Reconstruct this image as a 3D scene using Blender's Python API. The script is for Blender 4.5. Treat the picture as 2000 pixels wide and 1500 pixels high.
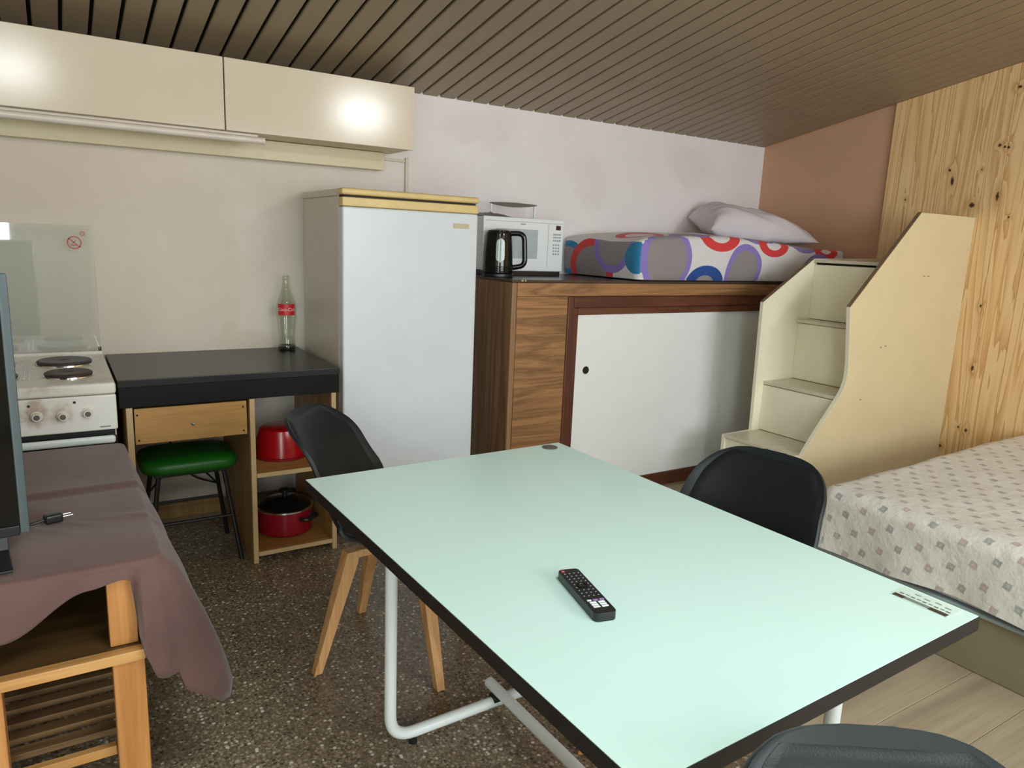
import bpy, bmesh, math, random
from mathutils import Vector, Matrix, noise
random.seed(7)
scene = bpy.context.scene
COL = scene.collection
for o in list(bpy.data.objects):
    bpy.data.objects.remove(o)

# ------------------------------------------------------------------ camera
FPX, YAW, PITCH, ROLL, CAM_H = 1414.8, -0.5672, -0.1942, 0.0413, 1.3952
def camera():
    cy, sy, cp, sp = math.cos(YAW), math.sin(YAW), math.cos(PITCH), math.sin(PITCH)
    fwd = Vector((-sy*cp, cy*cp, sp)); right = Vector((cy, sy, 0)); up = right.cross(fwd)
    cr, sr = math.cos(ROLL), math.sin(ROLL)
    r2 = cr*right + sr*up; u2 = -sr*right + cr*up
    c = bpy.data.cameras.new('camera'); c.sensor_width = 36; c.sensor_fit = 'HORIZONTAL'
    c.lens = FPX/2000*36; c.clip_start = .02
    o = bpy.data.objects.new('camera', c); COL.objects.link(o)
    m = Matrix((r2, u2, -fwd)).transposed().to_4x4(); m.translation = Vector((0, 0, CAM_H))
    o.matrix_world = m; scene.camera = o
camera()

# ------------------------------------------------------------------ world, light, exposure
scene.view_settings.view_transform = 'Standard'
scene.view_settings.look = 'None'
scene.view_settings.gamma = 1
scene.view_settings.use_curve_mapping = False
scene.view_settings.exposure = -0.1
w = bpy.data.worlds.new('world'); scene.world = w; w.use_nodes = True
w.node_tree.nodes['Background'].inputs[0].default_value = (.80, .93, 1.0, 1)
w.node_tree.nodes['Background'].inputs[1].default_value = 0.9

YB, XR, XL, YN = 3.65, 4.39, -1.45, -2.0     # back, right, left, near walls
ZW, CS = 2.127, .183                          # ceiling height at back wall and its slope
def zc(y): return ZW + CS*(YB - y)
# windows in the near wall: (x0, x1, z0, z1)
WINS = [(-1.25, -.30, .10, 2.15), (1.00, 3.00, .95, 2.25), (-.55, .10, 2.62, 3.02), (2.95, 3.60, 2.62, 3.02)]
SKY = (.35, 1.35, -.45, .45)       # roof window: x0, x1, y0, y1
def area(name, x0, x1, z0, z1, y, power, col):
    l = bpy.data.lights.new(name, 'AREA'); l.shape = 'RECTANGLE'; l.size = x1-x0; l.size_y = z1-z0
    l.energy = power; l.color = col
    o = bpy.data.objects.new(name, l); COL.objects.link(o)
    o.location = ((x0+x1)/2, y, (z0+z1)/2); o.rotation_euler = (math.radians(90), 0, 0)
    return o
area('daylight_door', *WINS[0], YN-.16, 70, (.84, 1.0, .96))
area('added_window_light', *WINS[1], YN-.16, 90, (.95, .98, 1.0))  # unseen window, added to brighten the pine wall and bed
for k in (2, 3): area('daylight_high_window', *WINS[k], YN-.16, (28, 44)[k-2], (.94, .98, 1.0))
def skylight():
    x0, x1, y0, y1 = SKY
    o = area('daylight_roof_window', x0, x1, y0, y1, 0, 47, (.83, 1.0, .955))
    o.location = ((x0+x1)/2, (y0+y1)/2, zc((y0+y1)/2)+.16); o.rotation_euler = (-math.atan(CS), 0, 0)
skylight()

# ------------------------------------------------------------------ node helpers
class NT:
    def __init__(s, name):
        s.m = bpy.data.materials.new(name); s.m.use_nodes = True
        s.t = s.m.node_tree; s.n = s.t.nodes; s.bsdf = s.n['Principled BSDF']
        s._co = None
    def node(s, typ, ins=None, **props):
        x = s.n.new(typ)
        for k, v in props.items(): setattr(x, k, v)
        for k, v in (ins or {}).items(): s.set(x.inputs[k], v)
        return x
    def set(s, sock, v):
        if isinstance(v, bpy.types.NodeSocket): s.t.links.new(v, sock)
        elif isinstance(v, bpy.types.Node): s.t.links.new(v.outputs[0], sock)
        else: sock.default_value = v
    def co(s, kind='Object'):
        if s._co is None: s._co = s.node('ShaderNodeTexCoord')
        return s._co.outputs[kind]
    def map(s, vec, scale=(1, 1, 1), loc=(0, 0, 0), rot=(0, 0, 0)):
        return s.node('ShaderNodeMapping', {'Vector': vec, 'Scale': scale, 'Location': loc, 'Rotation': rot}).outputs[0]
    def noise(s, vec, scale, detail=3, rough=.55, dist=0):
        return s.node('ShaderNodeTexNoise', {'Vector': vec, 'Scale': scale, 'Detail': detail, 'Roughness': rough, 'Distortion': dist}).outputs[0]
    def math(s, op, a, b=0., c=None, clamp=False):
        x = s.n.new('ShaderNodeMath'); x.operation = op; x.use_clamp = clamp
        s.set(x.inputs[0], a); s.set(x.inputs[1], b)
        if c is not None: s.set(x.inputs[2], c)
        return x.outputs[0]
    def vmath(s, op, a, b=(0, 0, 0)):
        x = s.n.new('ShaderNodeVectorMath'); x.operation = op
        s.set(x.inputs[0], a); s.set(x.inputs[1], b)
        return x.outputs['Value'] if op in ('LENGTH', 'DISTANCE', 'DOT_PRODUCT') else x.outputs[0]
    def ramp(s, fac, stops, interp='LINEAR'):
        x = s.n.new('ShaderNodeValToRGB'); x.color_ramp.interpolation = interp
        e = x.color_ramp.elements
        while len(e) < len(stops): e.new(.5)
        for i, (p, c) in enumerate(stops):
            e[i].position = p; e[i].color = (c, c, c, 1) if isinstance(c, (int, float)) else (*c[:3], 1)
        s.set(x.inputs[0], fac); return x.outputs[0]
    def mix(s, fac, a, b, blend='MIX'):
        x = s.n.new('ShaderNodeMix'); x.data_type = 'RGBA'; x.blend_type = blend
        s.set(x.inputs[0], fac)
        s.set(x.inputs[6], (*a, 1) if isinstance(a, tuple) and len(a) == 3 else a)
        s.set(x.inputs[7], (*b, 1) if isinstance(b, tuple) and len(b) == 3 else b)
        return x.outputs[2]
    def smooth(s, v, lo, hi):
        return s.node('ShaderNodeMapRange', {0: v, 1: lo, 2: hi, 3: 0., 4: 1.}, interpolation_type='SMOOTHSTEP').outputs[0]
    def sep(s, vec):
        return s.node('ShaderNodeSeparateXYZ', {0: vec}).outputs
    def comb(s, x=0., y=0., z=0.):
        return s.node('ShaderNodeCombineXYZ', {0: x, 1: y, 2: z}).outputs[0]
    def bump(s, h, strength=.2, dist=.01):
        b = s.node('ShaderNodeBump', {'Height': h, 'Strength': strength, 'Distance': dist})
        s.t.links.new(b.outputs[0], s.bsdf.inputs['Normal'])
    def out(s, color=None, rough=None, metal=None, **kw):
        if color is not None: s.set(s.bsdf.inputs['Base Color'], (*color, 1) if isinstance(color, tuple) and len(color) == 3 else color)
        if rough is not None: s.set(s.bsdf.inputs['Roughness'], rough)
        if metal is not None: s.set(s.bsdf.inputs['Metallic'], metal)
        for k, v in kw.items(): s.set(s.bsdf.inputs[k], v)
        return s.m

def srgb(r, g, b):
    f = lambda c: (c/255/12.92 if c <= 10 else ((c/255+.055)/1.055)**2.4)
    return (f(r), f(g), f(b))
def plain(name, col, rough=.5, metal=0., var=.06, vscale=9., bump=0., bscale=200., **kw):
    """a paint / plastic / metal: colour with faint mottling and fine relief"""
    N = NT(name); c = N.co()
    n = N.noise(c, vscale, 4)
    col2 = N.mix(N.ramp(n, [(.3, 0.), (.7, 1.)]), tuple(x*(1-var) for x in col), tuple(min(1, x*(1+var)) for x in col))
    if bump: N.bump(N.noise(c, bscale, 2), bump, .002)
    return N.out(col2, rough, metal, **kw)
def wood(name, dark, light, axis='Z', scale=9., rough=.45, stretch=.06, rings=1.0, bump=.08, detail_scale=60., coat=0.):
    """grain running along axis"""
    N = NT(name); c = N.co()
    sc = {'X': (stretch, 1, 1), 'Y': (1, stretch, 1), 'Z': (1, 1, stretch)}[axis]
    v = N.map(c, sc)
    n1 = N.noise(v, scale, 4, .6, .6)
    w = N.math('FRACT', N.math('MULTIPLY', n1, 7.*rings))
    w = N.math('ABSOLUTE', N.math('SUBTRACT', N.math('MULTIPLY', w, 2.), 1.))
    n2 = N.noise(N.map(c, {'X': (.02, 1, 1), 'Y': (1, .02, 1), 'Z': (1, 1, .02)}[axis]), detail_scale*2, 3, .7)
    f = N.math('ADD', N.math('MULTIPLY', w, .55), N.math('MULTIPLY', n2, .6))
    col = N.mix(N.ramp(f, [(.15, 0.), (.9, 1.)]), dark, light)
    if bump: N.bump(f, bump, .003)
    return N.out(col, rough, **({'Coat Weight': coat} if coat else {}))

M = {}
def mats():
    # plaster: matte paint with faint damp patches
    N = NT('plaster_paint'); c = N.co()
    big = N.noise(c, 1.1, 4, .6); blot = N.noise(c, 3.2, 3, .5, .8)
    side = N.smooth(N.math('ADD', N.sep(c)[0], N.math('MULTIPLY', N.math('SUBTRACT', big, .5), 1.6)), .5, 2.1)     # warmer, darker tone towards the kitchen end
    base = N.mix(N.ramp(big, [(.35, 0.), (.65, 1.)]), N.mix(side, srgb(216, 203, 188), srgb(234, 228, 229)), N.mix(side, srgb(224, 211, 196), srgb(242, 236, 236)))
    st = None
    for (x, z, rx, rz, a) in [(2.02, 2.0, .26, .14, .5), (2.84, 1.78, .2, .16, .35), (3.70, 1.93, .22, .16, .45), (.80, .87, .17, .05, .9), (.70, .92, .05, .07, .8), (.1, 1.55, .6, .2, .25), (.72, 1.15, .05, .35, .35)]:
        d = N.vmath('LENGTH', N.vmath('MULTIPLY', N.vmath('SUBTRACT', c, (x, YB, z)), (1/rx, 0, 1/rz)))
        d = N.math('ADD', d, N.math('MULTIPLY', N.math('SUBTRACT', blot, .5), 1.6))
        m = N.math('MULTIPLY', N.math('SUBTRACT', 1., N.smooth(d, .45, 1.15)), a)
        st = m if st is None else N.math('MAXIMUM', st, m)
    col = N.mix(N.math('MULTIPLY', st, .36), base, srgb(198, 184, 162))
    N.bump(N.noise(c, 150, 3, .6), .25, .004)
    M['plaster'] = N.out(col, .85)
    M['brownwall'] = plain('brown_wall_paint', srgb(208, 164, 134), .8, var=.04, vscale=3, bump=.12, bscale=220)
    # terrazzo
    N = NT('terrazzo'); c = N.co()
    v = N.node('ShaderNodeTexVoronoi', {'Vector': c, 'Scale': 75., 'Randomness': 1.})
    chip = N.math('SUBTRACT', 1., N.smooth(v.outputs['Distance'], .30, .46))
    sel = N.sep(v.outputs['Color'])
    tone = N.ramp(sel[0], [(0., srgb(70, 58, 46)), (.2, srgb(142, 120, 96)), (.48, srgb(168, 148, 122)), (.72, srgb(196, 182, 158)), (.88, srgb(242, 236, 222))], 'CONSTANT')
    v2 = N.node('ShaderNodeTexVoronoi', {'Vector': c, 'Scale': 170., 'Randomness': 1.})
    sel2 = N.sep(v2.outputs['Color'])
    fine = N.ramp(sel2[1], [(0., srgb(112, 97, 79)), (.5, srgb(142, 125, 103)), (.88, srgb(176, 160, 138))], 'CONSTANT')
    col = N.mix(N.math('MULTIPLY', chip, .9), fine, tone)
    col = N.mix(N.ramp(N.noise(c, 2.2, 3), [(.35, .0), (.7, .25)]), col, srgb(80, 70, 56))
    M['terrazzo'] = N.out(col, .38)
    M['laminate'] = wood('laminate_floor', srgb(142, 124, 102), srgb(176, 158, 134), 'X', 7, .42, .08, .35, .03)
    M['ceil'] = plain('ceiling_slat_paint', srgb(150, 132, 108), .42, var=.07, vscale=2.0)
    M['ceilback'] = plain('ceiling_void', srgb(38, 33, 27), .9)
    # pine boards: grain along Z, knots at chosen places
    N = NT('pine_board'); c = N.co()
    rnd = N.node('ShaderNodeObjectInfo').outputs['Random']
    off = N.comb(0., 0., N.math('MULTIPLY', rnd, 13.))
    p = N.vmath('ADD', c, off)
    knots = [(2.317, 1.893, .016, 1), (2.295, 1.835, .020, 2.4), (2.168, 1.70, .028, 1.1), (2.072, 2.009, .020, .8), (2.047, 2.0, .014, .9), (2.027, 1.995, .016, .9), (2.021, 2.299, .024, .8),
             (2.144, 1.888, .010, 1), (2.044, 1.74, .020, 2.6), (2.037, 1.147, .014, 1.5), (2.026, .798, .020, 1.5), (2.05, .448, .015, 1), (2.007, .44, .015, 1.4), (2.132, .316, .016, 1),
             (2.553, 1.737, .010, 1.6), (1.97, 1.63, .012, 1), (1.80, 1.55, .02, 1.2), (1.62, 1.05, .022, 1.2), (1.42, 1.8, .02, 1), (1.2, 1.2, .025, 1.1), (.9, 1.6, .02, 1), (1.55, 2.2, .02, 1)]
    km = None; kd = None
    jit = N.noise(c, 60, 2)
    for (y, z, r, st) in knots:
        r *= .72
        d = N.vmath('LENGTH', N.vmath('MULTIPLY', N.vmath('SUBTRACT', c, (XR, y, z)), (0, 1/r, 1/(r*st))))
        kd = d if kd is None else N.math('MINIMUM', kd, d)
    kj = N.math('ADD', kd, N.math('MULTIPLY', N.math('SUBTRACT', jit, .5), .9))
    core = N.math('SUBTRACT', 1., N.smooth(kj, .35, .85))
    halo = N.math('SUBTRACT', 1., N.smooth(kj, .6, 3.6))
    v = N.map(p, (1, 1, .05))
    n1 = N.noise(v, 8.5, 3, .5, .7)
    g = N.math('ADD', n1, N.math('MULTIPLY', halo, .05))
    wv = N.math('FRACT', N.math('MULTIPLY', g, 9.))
    wv = N.math('POWER', wv, 1.6)
    fine = N.noise(N.map(p, (1, 1, .015)), 130, 3, .7)
    f = N.math('ADD', N.math('MULTIPLY', wv, .55), N.math('MULTIPLY', fine, .5))
    col = N.ramp(f, [(.12, srgb(248, 220, 172)), (.45, srgb(240, 201, 147)), (.95, srgb(200, 145, 86))])
    tint = N.ramp(rnd, [(0., (.93, .93, .92)), (1., (1., .98, .94))])
    col = N.mix(1., col, tint, 'MULTIPLY')
    col = N.mix(N.math('MULTIPLY', halo, .35), col, srgb(186, 136, 80))
    col = N.mix(core, col, srgb(70, 40, 22))
    N.bump(f, .06, .003)
    M['pine'] = N.out(col, .42)
    M['cream'] = plain('cream_laminate', srgb(222, 207, 184), .15, var=.02, vscale=4, bump=.02, bscale=60)
    M['cream_matt'] = plain('cream_panel', srgb(222, 208, 176), .45, var=.03, vscale=5)
    M['stair'] = plain('cream_stair_paint', srgb(242, 236, 212), .38, var=.03, vscale=6)
    M['stair_tan'] = plain('tan_side_panel', srgb(222, 206, 168), .42, var=.03, vscale=5)
    M['stair_step'] = plain('stair_tread_paint', srgb(214, 206, 184), .3, var=.10, vscale=22)
    M['edgebrown'] = plain('brown_edge_band', srgb(130, 108, 84), .5)
    M['fridge'] = plain('white_enamel', srgb(218, 224, 230), .28, var=.02, bump=.05, bscale=420)
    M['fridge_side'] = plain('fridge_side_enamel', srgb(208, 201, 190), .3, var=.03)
    M['yellowed'] = plain('yellowed_plastic', srgb(222, 194, 132), .42, var=.10, vscale=6)
    M['dark_seal'] = plain('dark_rubber', srgb(28, 25, 23), .7)
    M['badge'] = plain('badge_metal', srgb(186, 178, 148), .4, .3)
    M['oak'] = wood('loft_veneer', srgb(112, 78, 50), srgb(172, 126, 84), 'X', 9, .40, .09, .8, .05)
    M['oakv'] = wood('loft_veneer_upright', srgb(108, 78, 54), srgb(156, 118, 84), 'Z', 9, .40, .07, .6, .05)
    M['trim'] = wood('reddish_trim', srgb(72, 38, 25), srgb(108, 62, 42), 'X', 14, .42, .06, .5, .05)
    M['trimv'] = wood('reddish_trim_upright', srgb(72, 38, 25), srgb(112, 64, 44), 'Z', 14, .42, .06, .5, .05)
    M['dark_top'] = plain('dark_worn_top', srgb(74, 60, 50), .25, var=.2, vscale=10)
    M['white_door'] = plain('white_melamine', srgb(240, 242, 242), .35, var=.015)
    M['black_plastic'] = plain('black_plastic', srgb(24, 25, 27), .35)
    M['black_gloss'] = plain('black_gloss_plastic', srgb(14, 15, 16), .12, var=.1)
    M['shell'] = plain('dark_chair_shell', srgb(24, 29, 33), .45, var=.08, bump=.04, bscale=500, **{'Specular IOR Level': .35})
    M['cushion'] = plain('dark_leatherette', srgb(20, 24, 27), .45, var=.1, bump=.2, bscale=350, **{'Specular IOR Level': .35})
    M['beech'] = wood('beech_leg', srgb(188, 134, 84), srgb(222, 172, 118), 'Z', 14, .45, .05, .5, .04)
    M['white_metal'] = plain('white_powder_coat', srgb(232, 238, 238), .28, var=.02)
    M['table_white'] = plain('white_table_laminate', srgb(210, 236, 232), .3, var=.012, vscale=3)
    M['black_edge'] = plain('black_edge_band', srgb(26, 27, 30), .4)
    M['grey_cap'] = plain('grey_plastic_cap', srgb(98, 92, 88), .45)
    M['chrome'] = plain('chrome', (.8, .8, .8), .15, 1.)
    M['steel'] = plain('steel', (.6, .6, .6), .3, 1.)
    M['desk_black'] = plain('black_granite_laminate', srgb(30, 29, 29), .28, var=.25, vscale=140, **{'Specular IOR Level': .35})
    M['desk_apron'] = plain('black_apron', srgb(12, 13, 15), .6, var=.15, vscale=30, **{'Specular IOR Level': .2})
    M['desk_wood'] = wood('desk_board', srgb(150, 110, 62), srgb(184, 142, 88), 'Z', 10, .5, .05, .4, .03)
    M['desk_woodx'] = wood('desk_board_flat', srgb(146, 102, 50), srgb(186, 138, 76), 'X', 10, .5, .05, .6, .03)
    M['edge_pale'] = plain('pale_board_edge', srgb(190, 160, 116), .5)
    M['green_vinyl'] = plain('green_vinyl', srgb(24, 98, 20), .4, var=.12, vscale=20, bump=.1, bscale=200)
    M['black_metal'] = plain('black_painted_steel', srgb(20, 20, 21), .4)
    M['red_enamel'] = plain('red_enamel', srgb(158, 8, 18), .22, var=.08)
    M['dkred_enamel'] = plain('dark_red_enamel', srgb(132, 14, 30), .22, var=.08)
    N = NT('smoked_glass_lid'); M['lid_glass'] = N.out(srgb(16, 15, 16), .08)
    # stove enamel with grime
    N = NT('stove_enamel'); c = N.co()
    g = N.math('MULTIPLY', N.ramp(N.noise(c, 13, 4, .6), [(.52, 0.), (.72, 1.)]), .55)
    M['stove'] = N.out(N.mix(g, srgb(228, 224, 214), srgb(170, 138, 108)), .28)
    N = NT('stove_front_enamel'); c = N.co()
    gm = None
    for (x, z, r, a) in [(-.075, .745, .05, .6), (0.0, .745, .055, .75), (0.0, .78, .035, .6), (.075, .74, .045, .55), (-.11, .79, .04, .5)]:
        d = N.vmath('LENGTH', N.vmath('MULTIPLY', N.vmath('SUBTRACT', c, (x, 2.9, z)), (1/r, 0, 1/r)))
        d = N.math('ADD', d, N.math('MULTIPLY', N.math('SUBTRACT', N.noise(c, 40, 3), .5), 1.2))
        m_ = N.math('MULTIPLY', N.math('SUBTRACT', 1., N.smooth(d, .2, 1.1)), a)
        gm = m_ if gm is None else N.math('MAXIMUM', gm, m_)
    M['stove_front'] = N.out(N.mix(gm, srgb(232, 228, 220), srgb(160, 128, 98)), .3)
    M['hotplate'] = plain('cast_iron_plate', srgb(62, 46, 42), .5, var=.25, vscale=30)
    M['hotplate_grey'] = plain('cast_iron_plate_grey', srgb(64, 58, 58), .45, var=.2, vscale=30)
    N = NT('glass_pane'); M['glass'] = N.out((.92, .97, .94), .02, **{'Transmission Weight': 1., 'IOR': 1.5})
    # thin cooker glass lid: mostly clear sheet with mirror reflection
    N = NT('thin_glass_lid')
    tr = N.node('ShaderNodeBsdfTransparent', {0: (.955, .985, .985, 1)})
    gl = N.node('ShaderNodeBsdfGlossy', {'Color': (1, 1, 1, 1), 'Roughness': .03})
    lw = N.node('ShaderNodeFresnel', {'IOR': 1.75})
    mx = N.node('ShaderNodeMixShader', {0: lw.outputs[0], 1: tr.outputs[0], 2: gl.outputs[0]})
    N.t.links.new(mx.outputs[0], N.n['Material Output'].inputs[0]); M['thin_glass'] = N.m
    N = NT('bottle_glass')
    tr = N.node('ShaderNodeBsdfTransparent', {0: (.86, .90, .84, 1)})
    gl = N.node('ShaderNodeBsdfGlossy', {'Color': (1, 1, 1, 1), 'Roughness': .04})
    lw = N.node('ShaderNodeLayerWeight', {'Blend': .45})
    fr = N.math('ADD', N.math('MULTIPLY', lw.outputs['Facing'], .32), .05)
    mx = N.node('ShaderNodeMixShader', {0: fr, 1: tr.outputs[0], 2: gl.outputs[0]})
    N.t.links.new(mx.outputs[0], N.n['Material Output'].inputs[0]); M['bottle'] = N.m
    M['bottle_base'] = plain('thick_green_glass', srgb(48, 52, 40), .1)
    M['label_red'] = plain('red_label', srgb(206, 34, 40), .4)
    M['label_white'] = plain('white_print', srgb(228, 220, 214), .4)
    M['sign_red'] = plain('red_print', srgb(196, 70, 74), .5)
    M['orange_wood'] = wood('honey_wood', srgb(176, 112, 58), srgb(214, 152, 90), 'Z', 12, .45, .05, .5, .04)
    M['orange_woodx'] = wood('honey_wood_rail', srgb(180, 124, 68), srgb(216, 164, 102), 'X', 12, .45, .05, .5, .04)
    M['dark_shelf'] = wood('dark_shelf', srgb(70, 50, 28), srgb(104, 76, 44), 'X', 8, .4, .06, .5, .04)
    M['slat'] = wood('slat_wood', srgb(92, 66, 42), srgb(140, 108, 72), 'X', 10, .5, .06, .5, .04)
    # brown cloth
    N = NT('brown_cloth'); c = N.co()
    weave = N.noise(c, 520, 2)
    M['cloth'] = N.out(N.mix(N.ramp(N.noise(c, 5, 3), [(.3, 0.), (.7, 1.)]), srgb(92, 63, 60), srgb(108, 76, 72)), .72, **{'Sheen Weight': .25})
    N.bump(weave, .15, .002)
    M['tv_bezel'] = plain('silver_bezel', srgb(78, 88, 92), .4, .2)
    M['tv_screen'] = plain('tv_screen', srgb(10, 10, 11), .07, var=.0)
    M['micro'] = plain('microwave_white', srgb(236, 241, 244), .25, var=.01)
    M['micro_window'] = plain('microwave_window', srgb(178, 190, 196), .2, var=.05, vscale=40)
    M['micro_line'] = plain('microwave_print', srgb(150, 160, 168), .5)
    M['display'] = plain('display_dark_red', srgb(58, 18, 20), .2)
    M['kettle_window'] = plain('kettle_window', srgb(168, 178, 174), .12)
    M['pillow'] = plain('pillow_cotton', srgb(222, 214, 220), .85, var=.02, bump=.15, bscale=240)
    M['base_tan'] = plain('bed_base_tan', srgb(132, 122, 96), .6, var=.05)
    M['bed_trim'] = plain('bed_grey_piping', srgb(150, 164, 164), .5)
    M['wallgrey'] = plain('grey_cable', srgb(150, 145, 140), .5)
    M['tube'] = plain('fluorescent_tube_cover', srgb(226, 212, 200), .3)
    M['tile_base'] = plain('baseboard_tile', srgb(132, 110, 86), .45, var=.15, vscale=25)
    M['socket'] = plain('white_socket', srgb(225, 222, 215), .4)
    M['purple'] = plain('purple_key', srgb(150, 110, 165), .5)
    M['keywhite'] = plain('white_key', srgb(226, 235, 234), .4)
    M['keydot'] = plain('key_print', srgb(128, 140, 142), .5)
    M['keyred'] = plain('red_key', srgb(190, 80, 84), .4)
    M['paper'] = plain('paper_label', srgb(206, 222, 212), .5)
    M['ink'] = plain('label_ink', srgb(64, 52, 46), .5)
    M['ink_grey'] = plain('label_ink_grey', srgb(120, 128, 118), .5)
    # bedspread: rows of little hollow squares, grey and rose, offset like bricks (UV in metres)
    N = NT('bedspread_print'); uv = N.co('UV')
    uvx = N.sep(N.map(uv, (1, 1, 1), (0, 0, 0), (0, 0, math.radians(14))))
    row = N.math('DIVIDE', uvx[1], .058); ri = N.math('FLOOR', row)
    colx = N.math('ADD', N.math('DIVIDE', uvx[0], .100), N.math('MULTIPLY', ri, .5)); ci = N.math('FLOOR', colx)
    fx = N.math('ABSOLUTE', N.math('SUBTRACT', N.math('FRACT', colx), .5)); fy = N.math('ABSOLUTE', N.math('SUBTRACT', N.math('FRACT', row), .5))
    wob = N.math('MULTIPLY', N.math('SUBTRACT', N.noise(uv, 90, 2), .5), .010)
    d = N.math('ADD', N.math('MAXIMUM', N.math('MULTIPLY', fx, .100), N.math('MULTIPLY', fy, .058)), wob)
    sq = N.math('SUBTRACT', 1., N.smooth(d, .0105, .0150))
    hole = N.math('SUBTRACT', 1., N.math('MULTIPLY', N.math('SUBTRACT', 1., N.smooth(d, .002, .007)), .3))
    par = N.math('MODULO', N.math('ABSOLUTE', N.math('ADD', ci, ri)), 2.)
    ink = N.mix(N.math('GREATER_THAN', par, .5), srgb(158, 158, 154), srgb(186, 166, 164))
    M['bedspread'] = N.out(N.mix(N.math('MULTIPLY', N.math('MULTIPLY', sq, hole), .9), srgb(222, 217, 210), ink), .8, **{'Sheen Weight': .1})
    N.bump(N.noise(uv, 14, 4, .6), .5, .02)
    # mattress cover: big discs and rings (UV in metres, u along the front, v from the bottom up and over)
    N = NT('ring_print_cover'); uv = N.co('UV')
    col = N.mix(0., srgb(222, 218, 220), srgb(222, 218, 220))
    GREY, PUR, RED, TEAL, BLUE = srgb(146, 138, 140), srgb(140, 122, 196), srgb(216, 62, 64), srgb(40, 128, 176), srgb(34, 74, 150)
    # (u, v, ru, rv, ring colour, fill colour or None, inner radius share)
    for (u, v_, ru, rv, rc, fc, k) in [
            (-.62, .10, .15, .10, TEAL, GREY, .66), (-.40, .05, .20, .17, RED, GREY, .72), (-.21, .20, .17, .17, PUR, GREY, .76), (-.02, .12, .08, .085, TEAL, None, .0),
            (.19, .12, .185, .20, PUR, GREY, .80), (.50, -.02, .15, .11, BLUE, GREY, .5), (.60, .27, .16, .10, RED, None, .52), (.47, .36, .13, .11, PUR, GREY, .75),
            (.80, .05, .15, .17, PUR, GREY, .78), (.92, .34, .17, .12, PUR, GREY, .80), (1.04, .23, .13, .08, RED, None, .5), 
            (1.33, .30, .17, .12, PUR, GREY, .82), (1.52, .22, .12, .08, RED, None, .5), (1.45, .05, .15, .13, PUR, GREY, .78), (.2, .48, .15, .12, RED, None, .6),
            (.75, .58, .17, .15, PUR, GREY, .78), (1.2, .55, .16, .14, TEAL, None, .62), (.35, .72, .17, .15, PUR, GREY, .8), (1.55, .6, .16, .14, PUR, GREY, .8), (1.0, .78, .16, .14, RED, None, .6)]:
        d = N.vmath('LENGTH', N.vmath('MULTIPLY', N.vmath('SUBTRACT', uv, (u, v_, 0)), (1/ru, 1/rv, 0)))
        outm = N.math('LESS_THAN', d, 1.); inm = N.math('LESS_THAN', d, k)
        if fc is None:
            col = N.mix(N.math('SUBTRACT', outm, inm), col, rc)
        else:
            col = N.mix(outm, col, rc); col = N.mix(inm, col, fc)
    M['rings'] = N.out(col, .85, **{'Sheen Weight': .1}); N.bump(N.noise(uv, 16, 3, .6), .35, .012)
mats()

# ------------------------------------------------------------------ geometry helpers
OFF = {}
def thing(name, label, cat, loc=(0, 0, 0), rotz=0., group=None):
    o = bpy.data.objects.new(name, None); COL.objects.link(o)
    o.empty_display_size = .1
    o.location = loc; o.rotation_euler = (0, 0, rotz)
    o['label'] = label; o['category'] = cat
    if group: o['group'] = group
    OFF[o.name] = Vector(loc)
    return o
def mesh_from_bm(bm, name, smooth=None):
    me = bpy.data.meshes.new(name); bm.normal_update(); bm.to_mesh(me); bm.free()
    if smooth is not None:
        for p in me.polygons: p.use_smooth = True
        try: me.set_sharp_from_angle(angle=math.radians(smooth))
        except Exception: pass
    return me
def obj(name, bm, mat, parent=None, local=False, smooth=35, label=None):
    """one mesh object; coordinates are world unless local"""
    off = Vector((0, 0, 0))
    if parent is not None and not local: off = OFF[parent.name]
    elif parent is None and not local:
        xs = [v.co for v in bm.verts]
        off = Vector(((min(c.x for c in xs)+max(c.x for c in xs))/2, (min(c.y for c in xs)+max(c.y for c in xs))/2, min(c.z for c in xs)))
    if off.length > 0: bmesh.ops.translate(bm, verts=bm.verts, vec=-off)
    me = mesh_from_bm(bm, name, smooth)
    me.materials.append(M[mat] if isinstance(mat, str) else mat)
    o = bpy.data.objects.new(name, me); COL.objects.link(o)
    if parent is not None:
        o.parent = parent; OFF[o.name] = off if not local else Vector((0, 0, 0))
    elif not local: o.location = off
    if smooth == 35:
        wn = o.modifiers.new('weighted_normals', 'WEIGHTED_NORMAL'); wn.keep_sharp = True; wn.weight = 100
    if label: o['label'] = label
    return o
def tag(o, label, cat, group=None, kind=None):
    o['label'] = label; o['category'] = cat
    if group: o['group'] = group
    if kind: o['kind'] = kind
    return o
def box_into(bm, x0, x1, y0, y1, z0, z1, bev=0., seg=2):
    vs = [bm.verts.new(p) for p in [(x0, y0, z0), (x1, y0, z0), (x1, y1, z0), (x0, y1, z0), (x0, y0, z1), (x1, y0, z1), (x1, y1, z1), (x0, y1, z1)]]
    fs = [bm.faces.new([vs[i] for i in f]) for f in [(0, 3, 2, 1), (4, 5, 6, 7), (0, 1, 5, 4), (1, 2, 6, 5), (2, 3, 7, 6), (3, 0, 4, 7)]]
    if bev > 0:
        ed = list({e for f in fs for e in f.edges})
        bmesh.ops.bevel(bm, geom=ed, offset=bev, segments=seg, profile=.5, affect='EDGES', clamp_overlap=True)
    return bm
def B(x0, x1, y0, y1, z0, z1, bev=.003, seg=2):
    return box_into(bmesh.new(), x0, x1, y0, y1, z0, z1, bev, seg)
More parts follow.
